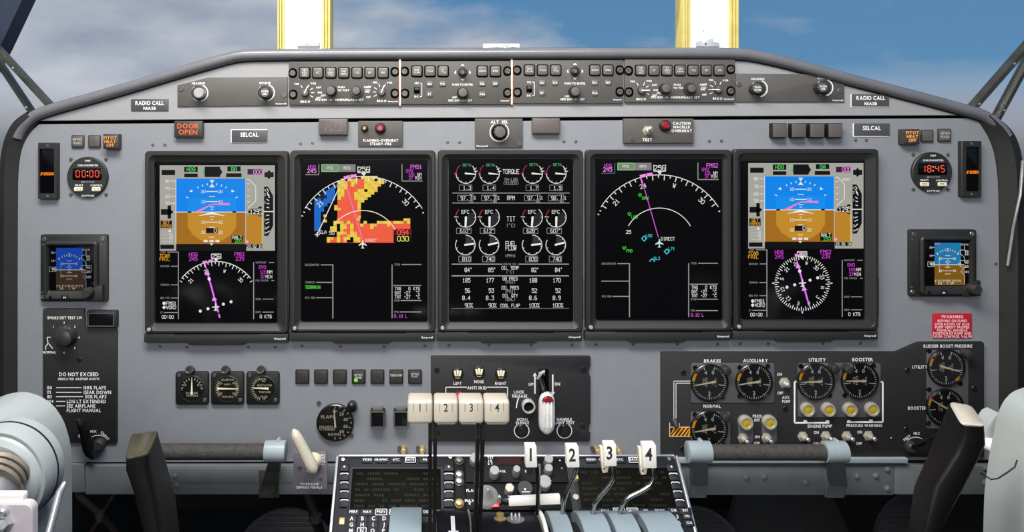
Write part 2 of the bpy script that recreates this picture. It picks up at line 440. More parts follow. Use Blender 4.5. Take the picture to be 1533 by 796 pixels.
def phillips(r, hh):
    def f(mb):
        # domed head with a real cross recess
        n = 16
        a = r*.16; b = r*.6
        cross = [(a, -b), (a, -a), (b, -a), (b, a), (a, a), (a, b), (-a, b), (-a, a), (-b, a), (-b, -a), (-a, -a), (-a, -b)]
        ring = [(r*math.cos(t), r*math.sin(t)) for t in [math.atan2(p[1], p[0]) for p in cross]]
        r2 = [(x*.82, y*.82) for x, y in ring]
        mb.rings([(ring, -.5), (ring, hh*.45), (r2, hh), (cross, hh), (cross, hh*.2)], cap1=True)
    return f
def screw(par, fr, x, y, h=0, r=3.2, hh=1.4, mat='screw_dark', name='screw', rot=None):
    return inst(name, ('ph', r, hh, mat), phillips(r, hh), mat, par, fr, x, y, h, rot=random.uniform(0, 1.5) if rot is None else rot)
# ================================================================ setting: shell, windows
f0 = F(0)
mb = MB(); mb.box((-1.0, -1.6, -.04), (1.0, .9, 0)); struct('floor', mb, 'floor_dark', 'dark worn cockpit floor under the panel', 'floor')
mb = MB(); mb.box((-1.0, .9, 0), (1.0, .93, .98)); struct('wall_front', mb, 'wall_dark', 'dark bulkhead behind the rudder pedals', 'wall')
for sd, nm in ((-1, 'wall_left'), (1, 'wall_right')):
    mb = MB(); x = .83*sd; mb.box((min(x, x+.04*sd), -.9, 0), (max(x, x+.04*sd), .9, .90))
    struct(nm, mb, 'wall_dark', 'dark cockpit side wall beside the panel ' + ('near the smoke detector switch' if sd < 0 else 'near the rudder boost gauges'), 'wall')
# windscreen panes: three raked sheets of glass between the posts
def pane(n, q, label):
    mb = MB(); off = Vector((0, .004, .001)); a = [Vector(p) for p in q]; mb.loft([a, [p+off for p in a]])
    o = struct(n, mb, 'pane_glass', label, 'window', smooth=False); return o
YP = .30
pane('window_1', [at(-40, 190, YP), at(425, 72, YP), at(425, -210, YP-.12), at(-40, -210, YP-.12)], 'clear windscreen pane on the cloudy side of the sky')
pane('window_2', [at(488, 72, YP), at(1030, 72, YP), at(1030, -210, YP-.12), at(488, -210, YP-.12)], 'clear centre windscreen pane between the two white posts')
pane('window_3', [at(1098, 72, YP), at(1575, 190, YP), at(1575, -210, YP-.12), at(1098, -210, YP-.12)], 'clear windscreen pane on the blue side of the sky')

def post(xa, xb, ya, yb, label, mirror):
    fr = F(-260); T = thing('windshield_post', label, 'window post', fr.pt((xa+xb)/2, 74, 260-20))
    h = -262
    mb = MB(fr); mb.prism([(xa+7, 112), (xb-7, 112), (xb-7, -210), (xa+7, -210)], -300, h, 1.5, base=True); part('post_body', mb, 'post_white', T)
    for k, (p, q) in enumerate(((xa, xa+ya), (xb-yb, xb))):
        for j in range(3):
            w = (q-p)/3; mb = MB(fr); x0 = p+w*j
            mb.rings([([(x0, 112), (x0+w*.5, 112), (x0+w, 112), (x0+w, -210), (x0+w*.5, -210), (x0, -210)], -300),
                      ([(x0, 112), (x0+w*.5, 112), (x0+w, 112), (x0+w, -210), (x0+w*.5, -210), (x0, -210)], h+2),
                      ([(x0+w*.25, 112), (x0+w*.5, 112), (x0+w*.75, 112), (x0+w*.75, -210), (x0+w*.5, -210), (x0+w*.25, -210)], h+5)], cap1=True)
            part('edge_seal', mb, 'post_yellow', T, 'yellow sealant strip')
    c = (xa+xb)/2 + (5 if not mirror else -7)
    mb = MB(fr); mb.prism([(c-15, 70), (c-15, 63), (c-9, 61), (c-4, 64), (c+2, 59), (c+9, 58), (c+10, 63), (c+19, 64), (c+19, 70)], h, h+7, 1); part('base_clip', mb, 'post_grey', T, 'grey metal clip at the post foot')
    screw(T, fr, c-2, 66, h+7, 2, mat='screw_light'); screw(T, fr, c+12, 67, h+3, 1.6, mat='screw_light')
    screw(T, fr, c-3, 46, h, 1.3, mat='screw_light')
post(415, 495, 11, 13, 'white windscreen post with yellow edges against the grey clouds', False)
post(1021.5, 1106, 12, 15, 'white windscreen post with yellow edges against plain blue sky', True)

def strut(T, a, b, w, Y, d=.03):
    A, B = at(*a, Y), at(*b, Y); t = (B-A).normalized(); n = t.cross(Vector((0, 1, 0))).normalized()*w/1000; y = Vector((0, d, 0))
    mb = MB()
    sec = lambda P: [P-n, P-n*.55-Vector((0, .008, 0)), P+n*.55-Vector((0, .008, 0)), P+n, P+n*.9+y, P-n*.9+y]
    mb.loft([sec(A), sec(B)]); o = part('strut', mb, 'strut', T, smooth=False)
    g = Fr((0, 0, 0), (.001, 0, 0), (0, 0, -.001), (0, -.001, 0))
    for u in (.15, .38, .62, .85):
        p = A.lerp(B, u)-Vector((0, .0085, 0)); q = inst('rivet', ('riv', 2.2), lambda m: m.lathe(0, 0, [(2.2, -.5), (2, .5), (1, 1.1)], 10), 'steel', o, g, p.x*1000, -p.z*1000, -p.y*1000)
T = thing('side_window_frame', 'dark metal side window frame struts below the grey clouds', 'window frame', at(40, 150, .12))
strut(T, (-122, -55), (112, 199), 5.5, .12, .010); strut(T, (-122, -86), (72, 205), 4.5, .15, .010)
mb = MB(); y = .16; mb.loft([[at(-40, 145, y), at(0, 70, y), at(33, 0, y), at(132, -210, y), at(-60, -210, y)], [p+Vector((0, .04, 0)) for p in [at(-40, 145, y), at(0, 70, y), at(33, 0, y), at(132, -210, y), at(-60, -210, y)]]])
part('corner_post', mb, 'navy_frame', T, 'dark navy painted corner of the window frame', smooth=False)
T = thing('side_window_frame', 'dark metal side window frame struts below the blue sky', 'window frame', at(1480, 150, .12))
strut(T, (1655, -65), (1427, 195), 6, .12, .010); strut(T, (1632, -82), (1475, 209), 5, .15, .010)

# ================================================================ glareshield
T = thing('glareshield', 'padded grey glareshield roll curving over the top of the panel', 'glareshield', f0.pt(766, 85, 0))
path = [(20, 206), (23, 198), (31, 186), (47, 172), (72, 163), (173, 135), (254, 110.5), (347, 83), (376, 80.5), (740, 79), (1104, 78.5), (1130, 81), (1177, 91), (1275, 117.5), (1379, 144), (1452, 164), (1480, 172), (1500, 186), (1510, 197), (1514, 204)]
pts = []
for i in range(len(path)-1):
    for u in range(4):
        p0 = path[max(i-1, 0)]; p1 = path[i]; p2 = path[i+1]; p3 = path[min(i+2, len(path)-1)]; t = u/4
        long = math.hypot(p2[0]-p1[0], p2[1]-p1[1]) > 100
        if long: q = (p1[0]+(p2[0]-p1[0])*t, p1[1]+(p2[1]-p1[1])*t)
        else: 
            q = tuple(.5*((2*p1[k])+(p2[k]-p0[k])*t*(.5 if math.hypot(p1[0]-p0[0], p1[1]-p0[1]) > 100 or math.hypot(p3[0]-p2[0], p3[1]-p2[1]) > 100 else 1)+0) if False else p1[k]+(p2[k]-p1[k])*t for k in (0, 1))
        pts.append(q)
pts.append(path[-1])
for _ in range(3):
    pts = [pts[0]]+[((a[0]+2*b[0]+c[0])/4, (a[1]+2*b[1]+c[1])/4) for a, b, c in zip(pts, pts[1:], pts[2:])]+[pts[-1]]
fr = F(14); mb = MB(); mb.tube([fr.pt(x, y, 4) for x, y in pts], .0084, 16); part('roll_edge', mb, 'vinyl', T, 'smooth padded edge roll', ang=60)
# thin dark red-brown bead on top of the roll and dark gasket under it
mb = MB(); mb.tube([fr.pt(x, y-7, -8) for x, y in pts[14:-14]], .0032, 8); part('edge_bead', mb, 'black', T, 'thin dark bead')
mb = MB(); mb.tube([fr.pt(x, y+7.2, 1) for x, y in pts[12:-12]], .0036, 8); part('gasket', mb, 'rubber', T, 'dark gasket under the roll')
mb = MB(); a = [(x, y) for x, y in pts if 40 < x < 1490][::4]
V = [fr.pt(x, y-7, 0) for x, y in a]+[Vector((p.x*1.0, .34, min(p.z, CAMZ+.09)-.02)) for p in [fr.pt(x, y, 0) for x, y in a]]
n = len(a); mb.add(V, [(i, i+1, n+i+1, n+i) for i in range(n-1)]); part('top_pad', mb, 'vinyl', T)
# latch on the centre of the glareshield
fr = F(2); T = thing('windscreen_latch', 'small bright silver latch plate on the glareshield between the posts', 'latch', fr.pt(751, 70, 0))
mb = MB(fr); mb.prism(RR(724, 64.5, 779, 71.5, 1), -14, -8, .5, base=True); part('plate', mb, 'white_plastic', T)
mb = MB(fr); mb.lathe(756.5, 70, [(4.5, -8), (4.2, -3), (2.5, -1.5)], 16); part('knob', mb, 'silver', T)
mb = MB(); mb.tube([fr.pt(725, 71.5, -5), fr.pt(745, 69.8, -4), fr.pt(757, 71.5, -3), fr.pt(768, 69.8, -4), fr.pt(779, 71, -5)], .0012, 8); part('wire_clip', mb, 'silver', T)
# ================================================================ instrument panel
T = thing('instrument_panel', 'grey painted metal instrument panel carrying the displays', 'panel', f0.pt(766, 440, 0)); PANEL = T
mb = MB(f0); mb.prism([(24, 300), (27, 240), (37, 205), (58, 186), (400, 183.5), (1100, 179), (1462, 177), (1482, 202), (1492, 235), (1497, 300), (1497, 688), (24, 692)], -6, 0, .6, base=True)
part('face_panel', mb, 'panel_grey', T, smooth=False)
mb = MB(f0); mb.prism([(40, 195), (60, 165), (1465, 160), (1480, 195)], -16, -7, 0, base=True); part('backing_strip', mb, 'hole', T, 'dark gap behind the upper strip')
mb = MB(f0); mb.prism([(60, 181), (66, 168), (254, 114), (352, 86), (1112, 84), (1140, 87), (1290, 124), (1456, 167), (1464, 172.6), (1100, 174), (400, 178)], -6, 1.5, 1, base=True)
part('upper_strip', mb, 'upper_grey', T, 'lighter grey strip under the glareshield', smooth=False)
for x, y in ((229, 217), (247, 217), (450, 215), (468, 214), (670, 213), (688, 213), (844, 212), (862, 212), (1062, 211.5), (1080, 211), (1281, 210), (1297, 210),
             (240, 518), (280, 519), (372, 519), (412, 519), (452, 517), (510, 518), (575, 518), (636, 517), (672, 516), (732, 516), (795, 516), (856, 516), (892, 515.5), (948, 515), (1014, 515), (1074, 515), (1108, 514), (1150, 514), (1232, 514), (1288, 513.5), (1491, 395)):
    screw(T, f0, x, y, 0, 2.6, .35, 'screw_dark')
# black side seals
for outer, inner, lab in (([(3, 735), (3, 260), (8, 215), (22, 183), (44, 168)], [(26.5, 735), (26.5, 300), (28, 243), (36, 210), (58, 183)], 'black rubber side seal beside the smoke detector panel'),
                     ([(1526, 735), (1527, 270), (1522, 222), (1508, 192), (1478, 170)], [(1495, 735), (1496, 300), (1491, 238), (1481, 206), (1462, 178)], 'black rubber side seal beside the rudder boost gauges')):
    S = thing('side_seal', lab, 'seal', f0.pt(*inner[0], 0)); P = []
    def sm(c):
        for _ in range(3): c = [c[0]]+[q for a, b in zip(c, c[1:]) for q in ((a[0]*.75+b[0]*.25, a[1]*.75+b[1]*.25), (a[0]*.25+b[0]*.75, a[1]*.25+b[1]*.75))]+[c[-1]]
        return c
    o, i = sm(outer), sm(inner); mb = MB(f0); n = len(o); V = []
    for a, b in zip(o, i):
        V += [f0.pt(*a, -10), f0.pt(*a, 9), f0.pt(a[0]*.6+b[0]*.4, a[1]*.6+b[1]*.4, 13), f0.pt(*b, 2), f0.pt(*b, -1)]
    mb.add(V, [(5*k+j, 5*k+5+j, 5*k+6+j, 5*k+1+j) for k in range(n-1) for j in range(4)]); part('seal_strip', mb, 'rubber', S)
    if outer[0][0] > 100:
        mb = MB(f0); mb.tube([f0.pt(1498, 395, 14), f0.pt(1504, 340, 17), f0.pt(1514, 290, 17), f0.pt(1521, 240, 13)], .0022, 8); part('scuff_cord', mb, 'steel', S, 'pale cord lying along the seal')
# ---------------------------------------------------------------- lower beam and grab bars
T = thing('support_beam', 'blue-grey metal beam along the lower edge of the panel', 'beam', f0.pt(766, 715, 0))
fb = F(6)
for (x0, x1, y0, y1) in ((60, 126.5, 695, 737), (127.5, 505, 697, 740), (506, 1000, 697, 740), (1001, 1338, 698, 741), (1339, 1490, 697, 740)):
    mb = MB(fb); mb.prism(RR(x0, y0, x1, y1, 1, 1), -4, 6, 1, base=True); part('beam_section', mb, 'beam_blue', T)
mb = MB(fb); mb.prism([(1000, 684), (1356, 684), (1356, 691), (1000, 691)], -2, 12, 1, base=True); part('panel_lip', mb, 'clamp_blue', T, 'pale lip under the black panel')
mb = MB(fb); mb.prism([(255, 700), (1000, 700), (1000, 722), (255, 722)], 6, 7.5, .5); part('beam_ledge', mb, 'beam_blue', T)
for x, y in ((1117, 715), (1144, 714), (1206, 722), (1283, 713), (1311, 712), (1328, 702), (1328, 731), (1475, 700), (1475, 722), (262, 712), (265, 726)):
    inst('rivet', ('bolt', 4.5), lambda m: (m.lathe(0, 0, [(5, -.5), (5, .8), (3.6, 1.2), (3.2, 2.6), (2, 3.4)], 14)), 'beam_blue', T, fb, x, y, 6)
def grab(label, x0, x1, clamps, yc):
    fr = F(60); T = thing('grab_bar', label, 'grab bar', fr.pt((x0+x1)/2, yc+15, 0))
    mb = MB(); r = .0118*fr.ex.x*1000; mb.tube([fr.pt(x0+(x1-x0)*i/8, yc+1-2*i/8*0, 60-12) for i in range(9)], r, 20); part('bar', mb, 'grip_tube', T, 'rough dark bar')
    for k, (a, b, mt) in enumerate(clamps):
        mb = MB(); c = fr.pt(0, yc, 48); X = lambda x: Vector((fr.pt(x, 0, 0).x, c.y, c.z))
        w = b-a; mb.tube([X(a), X(a+.5), X(a+w*.15), X(b-w*.15), X(b-.5), X(b)], [v*fr.ex.x*1000 for v in (.0145, .0155, .0158, .0158, .0155, .0145)], 24); cl = part('clamp', mb, mt, T, 'pale blue painted clamp')
        mb = MB(fr); mb.lathe((a+b)/2+4, yc-15, [(3.2, 40), (3.2, 50), (2, 51)], 10); part('clamp_bolt', mb, mt, cl)
        mb = MB()
        P = [fr.pt(a+7, yc+12, 58), fr.pt(b-7, yc+12, 58), fr.pt(b-7, yc+12, 38), fr.pt(a+7, yc+12, 38)]
        Q = [fb.pt(a-5, 742, 12), fb.pt(a+18, 742, 12), fb.pt(a+18, 742, 4), fb.pt(a-5, 742, 4)]
        Mi = [fb.pt(a+0, 722, 18), fb.pt(a+22, 722, 18), fb.pt(a+22, 722, 6), fb.pt(a+0, 722, 6)]
        mb.loft([P, Mi, Q]); part('bracket', mb, 'beam_blue' if k or x0 > 800 else 'grime_grey', T, smooth=False)
        mb = MB(fb); mb.prism(RR(a-6, 702, a+24, 744, 1.5, 2), 5, 8, .8); part('foot_plate', mb, 'beam_blue' if x0 > 800 else 'grime_grey', T)
grab('rough dark grab bar with one pale clamp beside the ivory brake handle', 205, 395, [(394, 426, 'clamp_blue')], 680)
grab('rough dark grab bar held by two pale blue clamps under the hydraulic panel', 1066, 1244, [(1033, 1068, 'clamp_blue'), (1240, 1273, 'clamp_blue')], 681)
# ---------------------------------------------------------------- footwell
def pedal(cx, top, rx, Y, label):
    s = (D+Y)/D; c = at(cx, top+rx*1.0, Y); T = thing('rudder_pedal', label, 'pedal', (c.x, c.y, c.z-.08), 'rudder pedals in the dark footwell')
    g = Fr(c, (.001*s, 0, 0), (0, -.0002*s, -.001*s), (0, -.001, .0002)); ry = rx*1.0
    mb = MB(g); mb.prism(circ(0, 0, rx, 32, ry), -8, 0, 1.5, base=True); part('pedal_plate', mb, 'pedal_black', T)
    mb = MB(g); o = circ(0, 0, rx, 40, ry); i = circ(0, 0, rx-5, 40, ry-5); mb.rings([(o, -4), (o, 3), (i, 3), (i, 0)]); part('pedal_rim', mb, 'pedal_black', T)
    y = -ry+10
    while y < ry-8:
        w = math.sqrt(max(0, 1-(y/ry)**2))*rx-7; mb = MB(g); mb.prism(RR(-w, y-1.6, w, y+1.6, .8, 1), 0, 3, .6); part('rib', mb, 'pedal_black', T); y += 7
    mb = MB(); mb.tube([c+Vector((0, .02, -.03)), c+Vector((0, .06, -.2)), Vector((c.x, c.y+.1, .0))], .012, 10); part('pedal_arm', mb, 'steel', T)
pedal(430, 768, 85, .40, 'black ribbed rudder pedal below the brake handle placard')
pedal(1040, 764, 78, .40, 'black ribbed rudder pedal just beside the pedestal keypad edge')
pedal(1388, 742, 78, .30, 'black ribbed rudder pedal behind the shiny black yoke horn')
T = thing('kick_panel', 'dark grey slanted kick panel under the hydraulic panel', 'panel', at(1180, 860, .5))
mb = MB(); q = [at(1105, 740, .55), at(1245, 740, .55), at(1320, 900, .55), at(1060, 900, .55)]; mb.loft([q, [p+Vector((0, .02, 0)) for p in q]]); part('kick_plate', mb, 'kick_grey', T, smooth=False)
for i, (a, b, c, r, lab) in enumerate((((118, 742), (150, 770), (176, 800), 6, 'brown dirty hose hanging nearest the captain yoke column'), ((170, 740), (150, 775), (128, 810), 4, 'thin brown cable crossing behind the hose'), ((460, 735), (472, 775), (480, 800), 9, 'dark hose hanging under the brake handle placard'))):
    T = thing('hose', lab, 'hose', at(*b, .25)); mb = MB(); yy = .25+.07*(i == 1); P = [at(a[0]+(a[0]-b[0])*.3, 700, yy), at(*a, yy), at(*b, yy-.02), at(*c, yy), at(c[0]+8, 860, yy+.04)]; mb.tube(P, r/1000, 10); part('hose_tube', mb, 'hose_brown' if i < 2 else 'rubber', T)
    mb = MB(); mb.tube([P[2]-Vector((0, 0, .006)), P[2]+Vector((0, 0, .006))], (r+2.5)/1000, 10); part('hose_clip', mb, 'grime_grey', T)
# ================================================================ five display units
W = (232, 232, 226); MG = (214, 70, 214); GN = (70, 230, 70); AM = (240, 170, 40); CY_ = (70, 215, 225); GY = (150, 150, 150); BK = (6, 6, 8); PK = (245, 150, 235)
def sub(fr, ox, oy, s): return Fr(fr.pt(ox, oy, 0), fr.ex/s, fr.ey/s, fr.en)
HS = 8.0
def T_(mb, t, x, y, c, h, col=W, al='C', xs=.95, rot=0, bold=True): mb.text(t, x, y, c, h, col, al, min(1.0, xs+.08), rot, 'S', mono=.84)
def labelled(mb, t, x, y, xe, h, left=True, tx=None, cap=11):
    """thin grey divider with its tiny caption"""
    T_(mb, t, x, y, cap, h, (165, 165, 165), 'L', .8, bold=False)

def pfd(mb, fr, variant):
    dx, dy = (0, 0) if variant == 1 else (881, -3.4)
    mb.fr = sub(fr, 225+dx, 230+dy, 5.305); L = [HS+.10*i for i in range(14)]
    G = (168, 167, 158)
    mb.rect(75, 92, 990, 770, L[1], G)
    mb.rect(206, 716, 762, 772, L[2], BK)
    for a in ((90, 128, 197, 170), (270, 104, 377, 145), (270, 157, 377, 187), (432, 103, 555, 185), (612, 101, 718, 140), (603, 155, 725, 186), (80, 722, 188, 756)): mb.rect(*a, L[2], BK)
    mb.flat([(412, 147), (432, 118), (432, 172)], L[2], (60, 200, 90)); mb.flat([(555, 116), (574, 145), (555, 172)], L[2], BK)
    mb.rect(772, 122, 890, 165, L[2], (58, 22, 66)); T_(mb, '000', 855, 144, 32, L[3], PK, xs=.85)
    mb.rect(907, 146, 980, 187, L[2], BK); mb.flat([(928, 147), (943, 128), (957, 147)], L[2], BK); mb.flat([(928, 186), (943, 204), (957, 186)], L[2], BK)
    T_(mb, 'HDG', 324, 124, 28, L[3], GN); T_(mb, 'GA', 665, 121, 28, L[3], GN)
    # attitude
    mb.rect(207, 198, 755, 463, L[2], (0, 134, 238)); mb.rect(207, 463, 755, 716, L[2], (164, 108, 22))
    mb.flat([(297, 463), (297, 350), (683, 350), (683, 463)], L[3], (14, 142, 240))
    mb.flat([(297, 463), (297, 580), (335, 640), (400, 686), (480, 708), (580, 686), (645, 640), (683, 580), (683, 463)], L[3], (198, 140, 40))
    mb.line(190, 463, 772, 463, 6, L[4], W); mb.rect(297, 458, 328, 469, L[5], BK); mb.rect(652, 456, 682, 467, L[5], BK)
    mb.line(204, 198, 204, 716, 6, L[4], (215, 215, 210)); mb.line(757, 198, 757, 716, 4, L[4], (190, 190, 188))
    for y, t in ((217, '80'), (277, '70'), (337, '60'), (393, '50')): T_(mb, t, 137, y, 22, L[4]); mb.line(165, y, 200, y, 5, L[4], W)
    mb.rect(85, 440, 165, 485, L[5], BK); mb.rect(138, 410, 166, 515, L[5], BK); mb.flat([(165, 446), (187, 462), (165, 480)], L[5], BK)
    mb.rect(82, 530, 173, 590, L[4], (24, 16, 6)); T_(mb, 'SET', 128, 546, 22, L[5], AM); T_(mb, 'VSPDS', 128, 574, 22, L[5], AM, xs=.8)
    mb.disc(155, 613, 10, L[4], W)
    for y, t in ((643, 'V2'), (670, 'VR'), (698, 'V1')): T_(mb, t, 163, y, 18, L[4]); mb.line(95, y, 140, y, 3, L[4], (205, 205, 200))
    # roll scale
    mb.flat([(472, 208), (510, 208), (491, 238)], L[4], W); mb.flat([(491, 238), (514, 266), (468, 266)], L[4], W)
    for x, y in ((452, 235), (413, 245), (375, 261), (530, 235), (568, 245), (606, 260)):
        q = 16/math.hypot(x-490, y-463); mb.line(x, y, x+(490-x)*q, y+(463-y)*q, 7, L[4], W)
    mb.flat([(310, 300), (337, 305), (332, 282)], L[4], W); mb.flat([(670, 300), (643, 305), (648, 282)], L[4], W)
    mb.line(284, 342, 302, 350, 6, L[4], W); mb.line(695, 342, 678, 350, 6, L[4], W)
    # pitch ladder
    for x0, x1, y in ((445, 537, 300), (467, 515, 340), (445, 537, 380), (476, 508, 422), (482, 500, 441), (474, 512, 500), (484, 498, 522), (442, 538, 543), (468, 510, 583), (465, 510, 662)): mb.line(x0, y, x1, y, 6, L[5], W)
    for y, t in ((300, '20'), (381, '10'), (543, '10'), (623, '20')): T_(mb, t, 421, y, 22, L[5]); T_(mb, t, 558, y, 22, L[5])
    mb.rect(443, 589, 535, 630, L[5], BK); T_(mb, '0', 517, 609, 30, L[6])
    for x in (440, 487, 534): mb.rect(x-16, 684, x+16, 701, L[5], W)
    mb.flat([(472, 712), (502, 712), (487, 728)], L[5], W)
    mb.flat([(490, 398), (345, 463), (390, 463), (490, 406)], L[6], (240, 130, 195)); mb.flat([(490, 398), (628, 391), (632, 409), (490, 406)], L[6], (240, 130, 195))
    mb.flat([(488, 463), (375, 495), (488, 480), (603, 495)], L[7], (245, 245, 240))
    mb.rect(645, 648, 737, 708, L[4], BK); T_(mb, 'RALT', 691, 664, 24, L[5], W, xs=.9); T_(mb, '200' if variant == 1 else '210', 700, 692, 24, L[5], GN)
    # altitude tape
    mb.pl([(768, 205), (786, 205), (838, 258), (838, 375), (776, 432)], 6, L[4], (225, 225, 222))
    for y in (238, 287, 333, 380): mb.line(770, y, 790, y, 4, L[4], W)
    if variant == 2: T_(mb, '3500', 850, 222, 20, L[4], xs=.8)
    mb.rect(762, 480, 885, 716, L[3], (190, 132, 34)); mb.line(889, 440, 889, 716, 6, L[4], (230, 200, 90))
    mb.flat([(774, 460), (800, 438), (855, 436), (862, 420), (886, 420), (886, 496), (862, 496), (855, 482), (800, 482)], L[5], BK)
    T_(mb, '129' if variant == 1 else '129', 828, 460, 32, L[6], xs=.85); T_(mb, '80', 873, 445, 18, L[6], xs=.7); T_(mb, '60', 873, 478, 18, L[6], xs=.7)
    mb.rect(764, 718, 894, 750, L[3], BK); T_(mb, '29.92 IN' if variant == 1 else '29.99 IN', 829, 735, 23, L[4], xs=.72)
    mb.disc(768, 697, 12, L[5], (240, 160, 235))
    # vertical speed
    mb.flat([(903, 262), (936, 262), (976, 335), (976, 570), (936, 652), (903, 652)], L[2], BK); mb.line(900, 459, 982, 459, 7, L[3], W)
    for y, t in ((290, '4'), (325, '2'), (385, '1'), (525, '1'), (590, '2'), (628, '4')): T_(mb, t, 912, y, 18, L[3], xs=.7)
    for (a, b, c, d) in ((925, 275, 940, 300), (925, 300, 945, 335), (930, 320, 948, 350), (925, 360, 945, 375), (925, 392, 945, 400), (925, 425, 945, 430), (920, 490, 945, 487), (920, 525, 945, 518), (918, 555, 945, 542), (918, 598, 945, 575), (920, 630, 950, 612)): mb.line(a, b, c, d, 6, L[3], W)
    # lower half
    mb.fr = sub(fr, 225+dx, 370+dy, 5.305)
    mb.line(223, 36, 223, 570, 7, L[2], GY)
    for x0, y, t in ((135, 38, 'TCAS'), (165, 150, 'WEATHER'), (163, 298, 'TERRAIN'), (163, 402, 'BRG PTR'), (108, 518, 'ET')):
        mb.line(x0, y, 223, y, 6, L[2], GY); T_(mb, t, 80, y, 13, L[2], (150, 150, 150), 'L', .85, bold=False)
    T_(mb, 'TCAS', 115, 66, 25, L[3], AM); T_(mb, 'FAIL', 115, 94, 25, L[3], AM)
    mb.disc(110, 444, 13, L[3], W); T_(mb, 'FMS1', 167, 444, 25, L[3], xs=.9); mb.flat([(110, 462), (126, 477), (110, 492), (94, 477)], L[3], W); T_(mb, 'VOR2', 167, 477, 25, L[3], xs=.9)
    T_(mb, '00:00', 139, 552, 25, L[3], xs=.85)
    mb.line(821, 118, 821, 570, 7, L[2], GY)
    for x0, x1, y, t in ((942, 984, 121, 'WAYPOINT'), (962, 984, 264, 'FMS STATUS'), (890, 980, 411, 'WIND'), (890, 980, 514, 'GSPD')):
        mb.line(x0, y, x1, y, 6, L[2], GY); T_(mb, t, 836, y, 13, L[2], (150, 150, 150), 'L', .9 if x0 != 962 else .85, bold=False)
    T_(mb, 'GVO', 891, 157, 24, L[3], MG); T_(mb, '101', 900, 195, 24, L[3], MG); T_(mb, 'NM', 950, 195, 24, L[3]); T_(mb, '37', 893, 232, 24, L[3], MG); T_(mb, 'MIN', 943, 232, 24, L[3], xs=.8); T_(mb, '0 KTS', 917, 549, 25, L[3], xs=.85)
    mb.fr = sub(fr, 225+dx-(0 if variant == 1 else 4), 370+dy, 5.305)
    T_(mb, 'HDG', 341, 56, 28, L[3], MG); T_(mb, '245', 341, 92, 28, L[3], MG); T_(mb, 'FMS1' if variant == 1 else 'FMS2', 711, 54, 28, L[3], MG, xs=.85); T_(mb, '239', 711, 90, 28, L[3], MG)
    mb.frame(485, 52, 562, 90, 4, L[3], W); T_(mb, '256' if variant == 1 else '258', 523, 71, 32, L[3], xs=.8); mb.flat([(504, 91), (542, 91), (523, 112)], L[4], W)
    if variant == 1:
        cx, cy, r, hd = 523, 459, 347, 256
        mb.arc(cx, cy, r, -52, 52, 6, L[3], W)
        for k in range(41, 62):
            a = k*5-hd
            if abs(a) < 52: mb.tick(cx, cy, a, r-(36 if k % 2 == 0 else 20), r, 6, L[3], W)
        for a in (-56, 56): mb.tick(cx, cy, a, r-22, r, 6, L[3], W)
        for t, a in (('21', -46), ('24', -16), ('W', 14), ('30', 44)): T_(mb, t, cx+(r-68)*math.sin(R(a)), cy-(r-68)*math.cos(R(a)), 25, L[4], rot=a)
        for a in (-17.6, -9.8): mb.arc(cx, cy, r+6, a, a+6, 20, L[5], PK)
        p0, p1, sc = (432, 118), (553, 560), 1
        cx, cy = 520, 475
    else:
        cx, cy, r, hd = 525, 303, 222, 258
        for k in range(72):
            a = k*5-hd; mb.tick(cx, cy, a, r-(36 if k % 2 == 0 else 22), r-2, 6, L[3], W)
        for a in (90, 180, 270): mb.tick(cx, cy, a, r, r+18, 9, L[3], W)
        for t, b in (('N', 0), ('3', 30), ('6', 60), ('E', 90), ('12', 120), ('15', 150), ('S', 180), ('21', 210), ('24', 240), ('W', 270), ('30', 300), ('33', 330)):
            a = b-hd; T_(mb, t, cx+(r-58)*math.sin(R(a)), cy-(r-58)*math.cos(R(a)), 25, L[4], rot=a)
        for a in (-15, -6): mb.arc(cx, cy, r+6, a, a+6, 20, L[5], PK)
        p0, p1 = (472, 90), (578, 480)
    def along(t): return (p0[0]+(p1[0]-p0[0])*t, p0[1]+(p1[1]-p0[1])*t)
    mb.line(*along(0), *along(.14), 5, L[5], PK)
    for a, b, w in ((.14, .62, 17), (.66, .90, 17), (.93, 1.0, 17)): mb.line(*along(a), *along(b), w, L[5], (150, 30, 200)); mb.line(*along(a), *along(b), w*.45, L[6], PK)
    for t in (.2, .66): 
        x, y = along(t); mb.flat([(x-22, y+16), (x+20, y+8), (x-8, y-24)], L[6], PK)
    x, y = along(.30); mb.disc(x, y, 13, L[7], (245, 225, 245))
    for i in (-2, -1, 1, 2): mb.disc(cx+i*61, cy-i*18.5-6, 12, L[5], W)
    mb.line(cx, cy-30, cx, cy+28, 9, L[8], W); mb.line(cx-28, cy, cx+28, cy-4, 9, L[8], W); mb.line(cx-14, cy+24, cx+14, cy+22, 7, L[8], W)

def plane(mb, x, y, h, s=1.0, c=W):
    mb.flat([(x-4*s, y-32*s), (x+4*s, y-32*s), (x+6*s, y-12*s), (x+32*s, y+6*s), (x+32*s, y+14*s), (x+5*s, y+4*s), (x+4*s, y+24*s), (x+14*s, y+34*s), (x-14*s, y+34*s), (x-4*s, y+24*s), (x-5*s, y+4*s), (x-32*s, y+14*s), (x-32*s, y+6*s), (x-6*s, y-12*s)], h, c)

